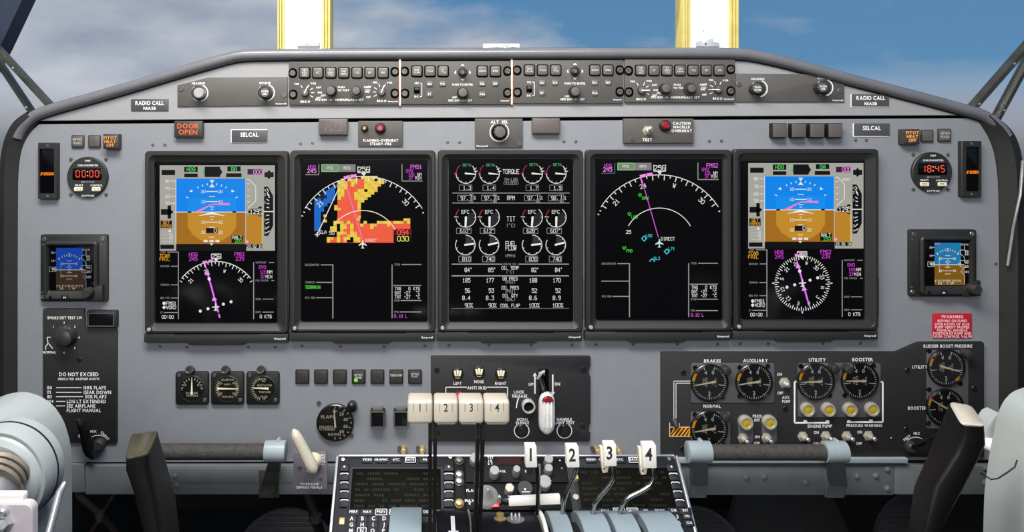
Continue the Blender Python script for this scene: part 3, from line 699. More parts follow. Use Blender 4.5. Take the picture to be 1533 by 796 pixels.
def mfd(mb, fr, variant):
    L = [HS+.10*i for i in range(14)]
    ox = 445 if variant == 1 else 888; oy = 235 if variant == 1 else 232.8
    mb.fr = sub(fr, ox, oy, 5.305)
    T_(mb, 'HDG', 117, 78, 25, L[3], MG); T_(mb, '245', 115, 110, 30, L[3], PK)
    mb.pl([(172, 58), (172, 140), (65, 140)], 6, L[2], (150, 150, 150) if variant == 1 else (96, 90, 130))
    mb.rect(192, 57, 463, 117, L[2], (128, 128, 126)); mb.line(328, 57, 328, 117, 3, L[3], (60, 60, 60)); mb.frame(195, 60, 326, 114, 6, L[3], (110, 225, 90))
    T_(mb, 'PFD', 260, 87, 22, L[4], (225, 225, 220)); T_(mb, 'MFD', 396, 87, 22, L[4], (225, 225, 220))
    mb.pl([(481, 72), (481, 124), (575, 124), (575, 72)], 5, L[3], W); T_(mb, '256', 528, 98, 38, L[3], xs=.92); mb.flat([(508, 126), (548, 126), (528, 152)], L[4], W)
    T_(mb, 'FMS%d' % variant, 945, 78, 30, L[3], (235, 110, 235), xs=.85); T_(mb, 'GVO', 890, 110, 24, L[3], MG, xs=.85); T_(mb, '101', 909, 138, 24, L[3], MG, xs=.8); T_(mb, 'NM', 970, 138, 24, L[3], xs=.8); T_(mb, '37', 902, 165, 24, L[3], MG, xs=.8); T_(mb, 'MIN', 961, 165, 24, L[3], xs=.75)
    mb.pl([(832, 56), (832, 190), (995, 190)], 7, L[2], (145, 145, 145))
    cx, cy, r = 527, 704, 552
    mb.arc(cx, cy, r, -57.5, 57.5, 6, L[8], W)
    for k in range(39, 64):
        a = k*5-256
        if abs(a) < 57.5: mb.tick(cx, cy, a, r-(42 if k % 2 == 0 else 24), r, 7, L[8], W)
    for a in (-60.5, -64, 61): mb.tick(cx, cy, a, r-18, r-4, 8, L[8], W)
    for t, a in (('21', -46), ('24', -16), ('W', 14), ('30', 44)):
        if variant == 2 or t in ('21', '30'): T_(mb, t, cx+(r-72)*math.sin(R(a)), cy-(r-72)*math.cos(R(a)), 32, L[8], rot=a)
    for a in (-16.2, -10.7): mb.arc(cx, cy, r+8, a, a+4.9, 24, L[9], PK)
    mb.tick(cx, cy, -16, r-50, r, 8, L[9], PK)
    if variant == 1:
        B = (10, 104, 200)
        mb.flat([(135, 588), (135, 350), (160, 326), (215, 277), (265, 246), (325, 212), (325, 240), (300, 240), (300, 345), (270, 345), (270, 366), (240, 366), (240, 390), (213, 390), (213, 434), (188, 434), (188, 588)], L[2], B)
        mb.flat([(165, 312), (185, 295), (215, 285), (215, 305), (236, 305), (236, 326), (210, 326), (210, 345), (188, 345), (188, 326), (165, 326)], L[3], (4, 14, 40))
        O, Y, DK = (250, 100, 66), (240, 216, 70), (205, 56, 44)
        def cells(x0, y0, cw, chh, rows):
            for j, row in enumerate(rows):
                for i, c in enumerate(row):
                    if c == '.': continue
                    x, y = x0+i*cw, y0+j*chh
                    mb.rect(x, y, x+cw, y+chh, L[3], O if c == 'O' else (Y if (i*7+j*5) % 3 else (226, 190, 84)))
                    for k in range(4):
                        mb.disc(x+cw*(.28+.5*(k % 2)), y+chh*(.25+.5*(k//2)), 3.3, L[4], DK if c == 'O' else (214, 170, 50), 5)
        cells(320, 150, 26.5, 21, [".......YYYYY..", ".Y.YYYOOYYY.YY", "YYYOYYOOYYYYYY", "YYYOYOOOYYYYY.", "YYYOOOOOYYYY..", "YYOOOOYY.YYY..", "YYOOOYYYYYY...", "YYOOOYYYYY....", "YOOOOYYYY.....", "OOOOOOYY......", "OOOOOOY.......", "OOOOOOY.......", "YOOOOOY.......", "OOOOOOO.......", "OOOOOOO.......", "OOOOOOY......."])
        cells(294, 381, 26.5, 21, ["Y", "Y"]); cells(208, 455, 26.5, 21, ["Y", ".", "Y", ".", "Y"][:3])
        cells(235, 486, 26.5, 21.3, ["...OOOOOOY.............YY", "..YYYOYOOO.Y...YYYYOYYYOY", "..Y.YYOYOOYOOYYOOOYOOOOOO", ".YY.YYOYOOOOOYOOOOOOOOOOO", ".YY.YOOYOOOOOOOOOOOO.....", "...YYYOYYOOOOOOOOOOO.....", "...YOOYYYOOOOOOOOOOO.....", "YYOYOYY.YYOOOOOOOOOO.....", "YOOYOY..YYOOOOOOOOOO....."])
        mb.rect(232, 677, 772, 682, L[3], (190, 30, 36))
        mb.rect(772, 572, 908, 620, L[4], (96, 8, 14)); T_(mb, '094', 840, 597, 38, L[5], (255, 90, 84)); mb.rect(772, 622, 908, 672, L[4], BK); T_(mb, '030', 840, 648, 38, L[5], (240, 230, 80))
        mb.arc(cx-5, cy+10, 290, -52, 62, 6, L[7], (250, 236, 215)); T_(mb, '50', 274, 602, 26, L[6])
        mb.line(326, 258, 162, 606, 7, L[7], (245, 232, 225)); mb.line(140, 615, 178, 615, 9, L[7], W); mb.line(159, 596, 159, 634, 9, L[7], W); T_(mb, 'ELA', 205, 595, 24, L[7], xs=.85)
        mb.line(392, 235, 517, 650, 6, L[9], (240, 130, 215)); plane(mb, 520, 690, L[10]); T_(mb, 'DIRECT', 586, 660, 20, L[10], xs=.85)
    else:
        mb.arc(cx-2, cy-4, 284, -60, 60, 6, L[7], W); T_(mb, '25', 280, 606, 26, L[6])
        mb.line(385, 190, 517, 650, 6, L[9], (220, 90, 225)); plane(mb, 524, 694, L[10], 1.0, (200, 235, 235)); T_(mb, 'DIRECT', 592, 660, 24, L[10], xs=.85)
        for x, y, t in ((371, 314, 'GMN'), (287, 464, 'LHS'), (246, 734, 'PMD')):
            mb.pl([(x-11, y-10), (x+11, y-10), (x+11, y-2), (x, y+13), (x-11, y-2), (x-11, y-10)], 5, L[6], (70, 230, 60)); T_(mb, t, x+41, y+22, 22, L[7], (80, 225, 70), xs=.85)
        for x, y, t, a0 in ((404, 658, 'L00', 0), (584, 761, 'L71', 0), (467, 838, 'SL2', -100)):
            mb.arc(x, y, 15, a0 if a0 else 0, -a0 if a0 else 360, 6, L[6], CY_)
            for k in range(4):
                if not a0 or k in (0, 1, 3): mb.tick(x, y, 90*k, 16, 24, 6, L[6], CY_)
            T_(mb, t, x+38, y-23, 22, L[7], CY_, xs=.85)
    mb.fr = sub(fr, 445 if variant == 1 else 889, 375 if variant == 1 else 373.1, 5.685)
    g = (150, 150, 150)
    mb.line(303, 118, 303, 577, 9, L[2], g); mb.line(807, 118, 807, 575, 8, L[2], g)
    for x0, y, t in ((200, 121, 'DESIGNATOR'), (162, 270, 'TERRAIN'), (160, 400, 'SYS MSG')):
        if variant == 2 and t == 'TERRAIN': x0, t = 64, ''
        mb.line(x0, y, 303, y, 8, L[2], g); T_(mb, t, 66, y, 15, L[2], (150, 150, 150), 'L', .88, bold=False)
    if variant == 1: mb.rect(64, 296, 201, 324, L[2], (14, 60, 12)); T_(mb, 'TERRAIN', 132, 310, 25, L[3], (90, 235, 70), xs=.8)
    for x0, y, t in ((888, 118, 'TCAS'), (815, 296, ''), (880, 424, 'WIND'), (870, 521, 'FMS')): mb.line(x0, y, 1056, y, 8, L[2], g); T_(mb, t, 825, y, 15, L[2], (150, 150, 150), 'L', .9, bold=False)
    for y, a, b, c in ((322, 'TAS', '0', 'KTS'), (358, 'SAT', '+27', '\u00b0C'), (393, 'TAT', '+27', '\u00b0C')): T_(mb, a, 857, y, 25, L[3], xs=.82); T_(mb, b, 964, y, 25, L[3], al='R', xs=.82); T_(mb, c, 1045, y, 25, L[3], al='R', xs=.82)
    T_(mb, '0.10 L', 880, 557, 26, L[3], (220, 90, 220), xs=.78)

def eng(mb, fr):
    L = [HS+.10*i for i in range(10)]; X4 = (172, 360, 702, 890)
    mb.fr = sub(fr, 665, 230, 5.305); gw = (226, 226, 220)
    for i, x in enumerate(X4):
        y = 157
        mb.arc(x, y, 78, 40, 270, 6, L[2], gw); mb.arc(x, y, 78, 270, 326, 6, L[2], (165, 40, 90))
        for a in (120, 150, 180, 210, 240): mb.tick(x, y, a, 66, 78, 5, L[2], gw)
        mb.tick(x, y, 78, 66, 96, 6, L[3], gw); mb.tick(x, y, 62, 66, 96, 5, L[3], gw); mb.tick(x, y, 270, 70, 92, 7, L[3], (210, 60, 90))
        mb.flat([(x-8, y-8), (x+74, y+(2 if i != 1 else 4)), (x+74, y+10), (x-8, y+6)], L[4], (245, 243, 236))
        T_(mb, 'BETA', x+8, 90 if i < 2 else 87, 20, L[3], (80, 170, 100), xs=.92)
        mb.frame(x-52, 248, x+48, 293, 4, L[2], (140, 140, 140)); T_(mb, ('1.3', '1.4', '1.7', '1.5')[i], x+42, 271, 28, L[3], gw, 'R', .85)
        mb.pl([(x+28, 330), (x-64, 330), (x-64, 374), (x+28, 374)], 4, L[2], (140, 140, 140)); mb.pl([(x+26, 330), (x+32, 320), (x+56, 320), (x+56, 384), (x+32, 384), (x+26, 374)], 4, L[2], (140, 140, 140))
        T_(mb, ('97.', '97.', '97.', '98.')[i], x+22, 352, 28, L[3], gw, 'R', .85); T_(mb, '3911'[i], x+40, 341, 24, L[3], gw, xs=.85); T_(mb, '4800'[i], x+40, 369, 18, L[3], gw, xs=.85); T_(mb, '%', x+70, 350, 26, L[3], gw, xs=.7)
        y = 504
        mb.sector(x, y, 74, 50, 176, L[1], (34, 34, 38)); mb.arc(x, y, 78, 38, 262, 6, L[2], gw); mb.arc(x, y, 80, 272, 318, 7, L[2], (175, 40, 56)); mb.tick(x, y, 272, 60, 94, 7, L[3], (225, 190, 150))
        for a in (90, 225, 180): mb.tick(x, y, a, 66, 80, 5, L[2], gw)
        q = (-2, 0, -6, 0)[i]; mb.flat([(x-8, y-6), (x+9, y-6), (x+6+q, y+78), (x-8+q, y+78)], L[4], (245, 243, 236))
        T_(mb, 'EFC', x-4, 461, 26, L[3], gw); mb.frame(x-74, 590, x+42, 633, 4, L[2], (140, 140, 140)); T_(mb, ('610', '612', '628', '607')[i]+'\u00b0', x+40, 612, 28, L[3], gw, 'R', .85)
        y = 724; a = (82, 75, 84, 75)[i]
        mb.sector(x-4, y, 72, 5, a, L[1], (48, 48, 52)); mb.arc(x-4, y, 78, 0, 300, 6, L[2], gw)
        for b in (50, 100, 150, 200, 250): mb.tick(x-4, y, b, 66, 78, 5, L[2], gw)
        mb.line(x-12, y, x-4+72*math.sin(R(a)), y-72*math.cos(R(a)), 14, L[4], (245, 243, 236))
    for y in (312, 391): mb.line(64, y, 996, y, 5, L[2], (170, 170, 170))
    for t, y, c, k in (('TORQUE', 142, 34, gw), ('IN-LBS', 205, 24, GY), ('(X1000)', 234, 24, GY), ('RPM', 351, 32, gw), ('TIT', 517, 36, gw), ('(\u00b0C)', 569, 26, GY), ('FUEL', 713, 34, gw), ('FLOW', 748, 34, gw)): T_(mb, t, 530, y, c, L[3], k, xs=.7 if c > 30 else .85, bold=c > 30)
    mb.fr = sub(fr, 665, 365, 5.305)
    for i, x in enumerate(X4):
        mb.frame(x-56, 96, x+42, 142, 4, L[2], (140, 140, 140)); T_(mb, ('810', '740', '830', '740')[i], x+38, 120, 30, L[3], gw, 'R', .82)
    for y, vals, c in ((206, ('84\u00b0', '85\u00b0', '82\u00b0', '84\u00b0'), 54), (288, ('185', '177', '188', '170'), 37), (370, ('56', '53', '52', '52'), 36), (428, ('8.4', '8.3', '8.6', '8.9'), 36), (487, ('90%', '90%', '100%', '100%'), 56)):
        for x, t in zip(X4, vals): T_(mb, t, x+c, y, 31, L[3], gw, 'R', .76)
    T_(mb, '(PPH)', 525, 94, 22, L[3], GY, bold=False)
    for y in (160, 253): mb.line(60, y, 990, y, 7 if y > 200 else 6, L[2], (180, 180, 180))
    mb.rect(460, 152, 590, 168, L[3], BK); T_(mb, 'ENGINE OIL', 522, 160, 13, L[4], GY, xs=.9, bold=False)
    mb.line(60, 512, 990, 512, 4, L[2], (110, 110, 110))
    for t, y, k in (('OIL TEMP', 190, gw), ('(\u00b0C)', 222, GY), ('GB PRES', 275, gw), ('(PSI)', 303, GY), ('OIL PRES', 348, gw), ('(PSI)', 377, GY), ('OIL QTY', 411, gw), ('(GAL)', 440, GY), ('COOL FLAP', 489, gw)): T_(mb, t, 524, y, 26 if k == gw else 22, L[3], k, xs=.72 if k == gw else .9, bold=k == gw)

def display(x0, x1, y0, y1, scr, label, draw):
    fr = F(13); T = thing('display_unit', label, 'display', fr.pt((x0+x1)/2, y1, 0), 'five large display units across the panel')
    mb = MB(fr); yl = y1-14
    o = RR(x0, y0, x1, yl, 6, 5); i1 = RR(x0+6, y0+6, x1-5, yl-4, 9, 5); i2 = RR(*[scr[0]-1.5, scr[1]-1.5, scr[2]+1.5, scr[3]+1.5], 4, 5)
    mb.rings([(o, 0), (o, 11.5), (inset(o, 1.5), 13), (i1, 13), (inset(i1, 1), 12), (i2, 8.6), (i2, 6)]); part('bezel', mb, 'bezel', T, ang=25)
    mb = MB(fr); mb.prism([(x0-1.5, yl+1), (x1-.5, yl+1), (x1-1, y1), (x0+150, y1), (x0+146, y1+3.5), (x0+66, y1+3.5), (x0+62, y1), (x0-1.5, y1)], 0, 12, 1.2, base=True); lip = part('lower_lip', mb, 'bezel_lip', T)
    mb = MB(fr); mb.prism(RR(x0+44, yl-1, x1-44, yl+.6, .3, 1), 10, 13.4, .3); part('release_slot', mb, 'hole', T)
    mb = MB(F(12)); mb.text('Honeywell'.upper()[:1], 0, 0, .1, 0) if False else None
    mb = MB(fr); mb.text('Honeywell', x1-4, yl+8, 3.0, 12.1, (225, 225, 222), 'R', .82); lettering(T, mb)
    mb = MB(fr); mb.prism(RR(*scr, 3, 4), 4, 7.9, 0); part('screen_glass', mb, 'glass_black', T)
    mb = MB(); draw(mb, F(8)); lettering(T, mb, 'screen_picture', 'screen')
    mb = MB(fr); mb.lathe(x0+7, yl-6, [(4, 12), (4, 13.4), (3.4, 13.6)], 16, cap1=True); part('knob_ring', mb, 'black', T)
    mb = MB(fr); mb.lathe(x0+7, yl-6, [(3, 13), (3, 15.2), (2.2, 16)], 16); part('light_sensor', mb, 'grey_knob', T, 'small round light sensor')
    for y in (y0+192, y0+196): 
        mb = MB(fr); mb.prism(RR(x1-2, y, x1+.6, y+60, .5, 1), 2, 12, .4); part('side_rail', mb, 'bezel_lip', T)
        break
display(216.5, 431.5, 226, 513, (231, 243, 414, 484), 'flight display with blue and brown horizon above a half compass arc', lambda m, f: pfd(m, f, 1))
display(434.5, 652, 225, 511, (449.5, 239, 640, 482), 'navigation display with orange and yellow terrain map', lambda m, f: mfd(m, f, 1))
display(655.5, 873, 224.5, 510.5, (672, 238, 859, 482), 'engine display with rows of small white round gauges', eng)
display(877.5, 1095.5, 224, 509.5, (893, 238, 1083, 480), 'navigation display with plain black map and green waypoints', lambda m, f: mfd(m, f, 2))
display(1099, 1316, 223, 508.5, (1112, 241, 1296, 479), 'flight display with blue and brown horizon above a full compass rose', lambda m, f: pfd(m, f, 2))
# ================================================================ instruments on the panel
LT = (228, 228, 224)
def plate(T, fr, P, h0, h1, mat, ch=.8, name='plate', label=None, base=True):
    mb = MB(fr); mb.prism(P, h0, h1, ch, base=base); return part(name, mb, mat, T, label)
def placard(label, x0, y0, x1, y1, lines, mat='placard_grey', col=(240, 240, 238), rim=None, cat='placard', h=0):
    fr = F(h+1.5); T = thing('placard', label, cat, fr.pt((x0+x1)/2, y1, h))
    if rim:
        mb = MB(fr); mb.prism(RR(x0-rim[0], y0-rim[1], x1+rim[2], y1+rim[3], .5, 1), h, h+1.0, .2); part('edge', mb, 'white_plastic', T, 'pale bevelled edge')
    plate(T, fr, RR(x0, y0, x1, y1, .8, 2), h, h+1.5, mat, .3)
    mb = MB(fr)
    for t, x, y, c, xs in lines: mb.text(t, x, y, c, h+1.6, col, 'C', xs)
    lettering(T, mb); return T
placard('grey RADIO CALL placard above the lit DOOR OPEN light', 196, 148, 252, 166, [('RADIO CALL', 224, 154, 5.8, .8), ('N1ASB', 224, 162, 4.4, 1)], h=1.5)
placard('grey RADIO CALL placard above the SELCAL placard near four square buttons', 1275, 141, 1331, 159.5, [('RADIO CALL', 1303.5, 146.5, 5.8, .8), ('N1ASB', 1303.5, 155, 4.4, 1)], h=1.5, rim=(.6, 0, 0, .8))
placard('grey SELCAL placard between DOOR OPEN light and FIRE button', 346.5, 194.5, 400, 213.5, [('SELCAL', 373.5, 201.5, 6, .84)], rim=(1, .8, 0, .6))
placard('grey SELCAL placard beside the four square push buttons', 1278.5, 184.5, 1332, 203.5, [('SELCAL', 1305, 191.5, 6, .84)], rim=(1, 0, 0, 1.2))
placard('red WARNING placard with white text above the rudder boost gauges', 1396, 469, 1455, 506, [('WARNING', 1425.5, 473.8, 4.4, 1), ('BEFORE GROUND', 1425.5, 480, 3.7, .95), ('OPERATION OF AUX', 1425.5, 484.8, 3.7, .93), ('PUMP VERIFY PROPER', 1425.5, 489.6, 3.7, .9), ('MANUAL HANDLE', 1425.5, 494.2, 3.7, .95), ('POSITION OF RAMP AND', 1425.5, 498.8, 3.7, .86), ('DOOR CONTROL VALVE', 1425.5, 503.4, 3.7, .88)], 'red_placard', (240, 205, 205))

def pushlight(name, label, cat, x0, y0, x1, y1, h, mat, lines=(), lit=False, rimmat='black', col=(170, 168, 165), group=None, rot=0, frame_w=1.6, hw=2):
    fr = F(h); cx, cy = (x0+x1)/2, (y0+y1)/2; T = thing(name, label, cat, fr.pt(cx, y1, 0), group)
    a = RR(x0, y0, x1, y1, 1, 2)
    if rot:
        c, s = math.cos(R(rot)), math.sin(R(rot)); rt = lambda P: [(cx+(x-cx)*c-(y-cy)*s, cy+(x-cx)*s+(y-cy)*c) for x, y in P]
    else: rt = lambda P: P
    plate(T, fr, rt(a), 0, h-hw*.4, rimmat, .5, 'housing')
    plate(T, fr, rt(RR(x0+frame_w, y0+frame_w, x1-frame_w, y1-frame_w, 1, 2)), h-hw, h, mat, .5, 'cap')
    if lines:
        mb = MB(fr)
        for t, x, y, c, xs in lines: mb.text(t, x, y, c, h+.1, col, 'C', xs)
        lettering(T, mb, 'lettering', 'lamp_text' if lit else 'print')
    return T
OR = (255, 168, 76)
pushlight('annunciator_light', 'small grey lettered push light above the clock showing zeros, beside the dark strip', 'light', 106.5, 202, 125, 221, 4, 'button_grey', [('GPWS', 115.6, 208.6, 3.6, .9), ('FIXED', 115.6, 214, 3.6, .85)], rimmat='button_dark')
pushlight('annunciator_light', 'small blank grey push light above the clock showing zeros', 'light', 131.5, 202, 149.5, 221, 4, 'button_grey', rimmat='button_dark')
pushlight('annunciator_light', 'lit orange PITOT HEAT OFF push light above the clock showing zeros', 'light', 154, 200.5, 177, 223, 13, 'button_dark', [('PITOT', 165, 206, 4.6, .95), ('HEAT', 165, 211.6, 4.6, .95), ('OFF', 165, 217.2, 4.6, .95)], True, 'button_dark', OR)
pushlight('annunciator_light', 'lit orange PITOT HEAT OFF push light nearest the SELCAL and square buttons', 'light', 1352, 193, 1377.5, 216, 13, 'button_dark', [('PITOT', 1366, 198.5, 4.6, .95), ('HEAT', 1366, 204.2, 4.6, .95), ('OFF', 1366, 210, 4.6, .95)], True, 'button_dark', OR)
pushlight('annunciator_light', 'small blank grey push light between lit orange and lettered lights near the red placard side', 'light', 1380, 194, 1398, 212.5, 4, 'button_grey', rimmat='button_dark')
pushlight('annunciator_light', 'small grey lettered push light above the nonzero clock, nearest the dark strip', 'light', 1405.5, 192.5, 1424.5, 212, 4, 'button_grey', [('GPWS', 1415, 199.3, 3.6, .9), ('FIXED', 1415, 204.8, 3.6, .85)], rimmat='button_dark')
pushlight('warning_light', 'rectangular warning light with glowing orange DOOR OPEN lettering', 'light', 260.5, 181, 303, 206, 9, 'button_dark', [('DOOR', 281.5, 188.5, 7.2, 1.0), ('OPEN', 281.5, 197.5, 7.2, 1.0)], True, 'button_dark', (255, 122, 58))
T = pushlight('fire_button', 'brownish grey rectangular push button embossed FIRE', 'button', 477, 178, 520, 202, 10, 'fire_button', rimmat='fire_button', frame_w=1)
mb = MB(F(10)); mb.text('FIRE', 498.5, 190, 10, 10.15, (84, 76, 74), 'C', 1.0, bold=False); mb.text('FIRE', 499, 190.6, 10, 10.1, (140, 130, 128), 'C', 1.0, bold=False); lettering(T, mb, 'painted_relief_lettering')  # flat letters; the pale offset copy paints the relief's lit edge
pushlight('fire_button', 'brownish grey blank rectangular push button beside the ALT SEL knob panel', 'button', 797, 177, 838.5, 200, 10, 'fire_button', rimmat='fire_button', frame_w=1)
for i, (x0, y0, x1, y1, rt, lab) in enumerate(((1157, 184, 1178.5, 206, 0, 'brownish square push button, first of four counted from the CAUTION panel'), (1185.5, 184, 1207.5, 206, -1.5, 'brownish square push button, second of four counted from the CAUTION panel'), (1213, 184, 1235, 206, 0, 'brownish square push button, third of four counted from the CAUTION panel'), (1240.5, 184, 1262, 206, 0, 'brownish square push button, next to the SELCAL placard, last of four'))):
    pushlight('push_button', lab, 'button', x0, y0, x1, y1, 13, 'brown_button', rimmat='black', group='row of four square push buttons', rot=rt, frame_w=.8, hw=3)
# row of seven switches
for i, x in enumerate((442, 470, 498.3, 526.5, 554.6, 582.8, 611)):
    tx = {3: [('GPWS', x+10, 561, 3.2, .9), ('INHIB', x+10, 565, 3.2, .85)], 5: [('TERRAIN', x+10, 561.5, 3.4, .85)], 6: [('GPWS', x+10, 559.5, 3, .9), ('FLAP', x+10, 563, 3, .9)]}.get(i, [])
    T = pushlight('switch_light', ('blank dark square switch, first of the row counted from the trim gauges', 'blank dark square switch, second of the row counted from the trim gauges', 'blank dark square switch just before the green-lit switch', 'dark square switch with a lit green lamp', 'blank dark square switch just after the green-lit switch', 'dark square switch lettered TERRAIN', 'dark lettered square switch nearest the landing gear panel')[i], 'switch', x, 553.8, x+20.5, 574.6, 4, 'button_dark', tx, group='row of seven square switches', rimmat='black', col=(185, 183, 180))
    if i == 3:
        mb = MB(F(4)); mb.prism(RR(x+4, 566.5, x+8.8, 571, .6, 2), 3.5, 4.5, .2); mb.c = []; o = MB(F(4)); o.rect(x+4, 566.5, x+8.8, 571, 4.3, (110, 255, 40)); lettering(T, o, 'green_lamp', 'lamp_text')
for i, (x0, y0, x1, y1, lab) in enumerate(((554, 615.5, 576, 641, 'shiny black square push switch near the flaps gauge'), (589, 615.5, 611, 640.5, 'shiny black square push switch partly behind power lever one'))):
    fr = F(14); T = thing('push_switch', lab, 'switch', fr.pt((x0+x1)/2, y1, 0), 'pair of black push switches')
    plate(T, fr, RR(x0, y0, x1, y1, 1, 2), 0, 12, 'black', .6, 'housing'); 
    mb = MB(fr); a, b = RR(x0+.4, y0+.4, x1-.4, y1-.4, 1, 2), RR(x0+2, y0+2, x1-2, y1-2, .6, 2); mb.rings([(a, 11.5), (a, 14), (b, 14), (b, 12)]); part('rim', mb, 'screw_dark', T)
    plate(T, fr, RR(x0+2, y0+2, x1-2, y1-2, .6, 2), 11, 12.6, 'black_gloss', .3, 'cap')
    mb = MB(fr); mb.rings([(RR(x0+2, y0-3, x1-2, y0, .5, 2), 2), (RR(x0+4, y0-2, x1-4, y0, .5, 2), 8)], cap1=True); part('guard_spring', mb, 'screw_light', T)

# ---------------------------------------------------------------- autopilot strips, clocks, standby displays
def strip(x0, y0, x1, y1, w, ty, label):
    fr = F(9); T = thing('annunciator_strip', label, 'indicator', fr.pt((x0+x1)/2, y1, 0)); mb = MB(fr)
    o, i = RR(x0, y0, x1, y1, 1.5, 2), RR(*w, 1, 2); mb.rings([(o, 0), (o, 8), (inset(o, 1), 9), (i, 9), (i, 6.5)]); part('housing', mb, 'bezel', T)
    plate(T, fr, RR(*w, 1, 2), 4, 6.6, 'glass_black', .2, 'window')
    mb = MB(F(6.8)); mb.text('AP DISENG', (w[0]+w[2])/2, ty, 4.2, 6.8, (255, 150, 20), 'C', .78); mb.rect(w[0]+2, ty-2.4, w[2]-2, ty+2.4, 6.7, (120, 40, 4)); lettering(T, mb, 'lit_lettering', 'lamp_text')
    for y in ((y0+w[1])/2, (y1+w[3])/2): screw(T, fr, (x0+x1)/2, y, 9, 2, .5)
strip(56.5, 213.5, 85.5, 298, (59, 222.5, 81, 289.5), 260, 'dark vertical annunciator strip with lit orange line above the dim standby display')
strip(1440, 211, 1470, 295, (1446.5, 219.5, 1466.5, 286.5), 257.5, 'dark vertical annunciator strip with lit orange line above the bright standby display')
def seg(mb, d, x, y, w, hh, h, col):
    S = {'0': 'abcdef', '1': 'bc', '4': 'fgbc', '5': 'afgcd', '8': 'abcdefg'}[d]; t = 1.25; m = y; g = .5
    K = {'a': (x+g, y-hh, x+w-g, y-hh), 'g': (x+g, m, x+w-g, m), 'd': (x+g, y+hh, x+w-g, y+hh), 'f': (x, y-hh+g, x, m-g), 'e': (x, m+g, x, y+hh-g), 'b': (x+w, y-hh+g, x+w, m-g), 'c': (x+w, m+g, x+w, y+hh-g)}
    for s in S: mb.line(*K[s], t, h, col)
def clock(cx, cy, r, digits, label):
    fr = F(5); T = thing('digital_clock', label, 'clock', fr.pt(cx, cy+r, 0)); mb = MB(fr)
    mb.lathe(cx, cy, [(r, 0), (r, 4), (r-1.2, 5), (r-2, 5)], 48); part('face', mb, 'bezel', T)
    plate(T, fr, RR(cx-22, cy-13.5, cx+22, cy+4.5, 2, 3), 4.5, 5.3, 'glass_black', .2, 'display_window')
    mb = MB(fr); c = (255, 84, 46)
    for d, x in zip(digits, (cx-16.5, cx-7.5, cx+4, cx+12.5)): seg(mb, d, x, cy-5, 5, 4.8, 5.4, c)
    for y in (cy-8, cy-2): mb.disc(cx+.8, y, 1, 5.4, (255, 200, 170), 8)
    lettering(T, mb, 'lit_digits', 'lamp_text')
    mb = MB(fr); k = (225, 222, 220)
    mb.text('UNIT', cx+1, cy-24.6, 2.6, 5.1, k); mb.text('CHRONOMETER', cx+1, cy-17.6, 2.6, 5.1, k, xs=1.05); mb.text('GMT LT FT ET', cx+1, cy+7.3, 2, 5.1, (170, 168, 165)); mb.text('SELECT', cx-12, cy+12, 2.4, 5.1, k); mb.text('CONTROL', cx+14, cy+12.3, 2.4, 5.1, k); mb.text('DAVTRON', cx+1, cy+28, 2.4, 5.1, k)
    lettering(T, mb)
    for x, t in ((cx-12.5, 'SEL'), (cx+14, 'CTL')):
        b = plate(T, fr, CR(x, cy+18, 12.5, 6, 1.2, 2), 4.8, 7.5, 'cream', .6, 'push_key'); mb = MB(F(7.5)); mb.frame(x-3, cy+16.8, x+3, cy+19.4, .6, 7.6, (60, 55, 52)); lettering(b, mb)
    for sx in (-1, 1):
        for sy in (-1, 1): screw(T, fr, cx+26*sx*r/30, cy+26*sy*r/30, 0, 2.7, 1.6)
clock(130.5, 265, 30.5, '0000', 'round digital clock showing all zeros near the DOOR OPEN side')
clock(1396, 257.5, 30, '1845', 'round digital clock with a nonzero red time above the bright standby display')

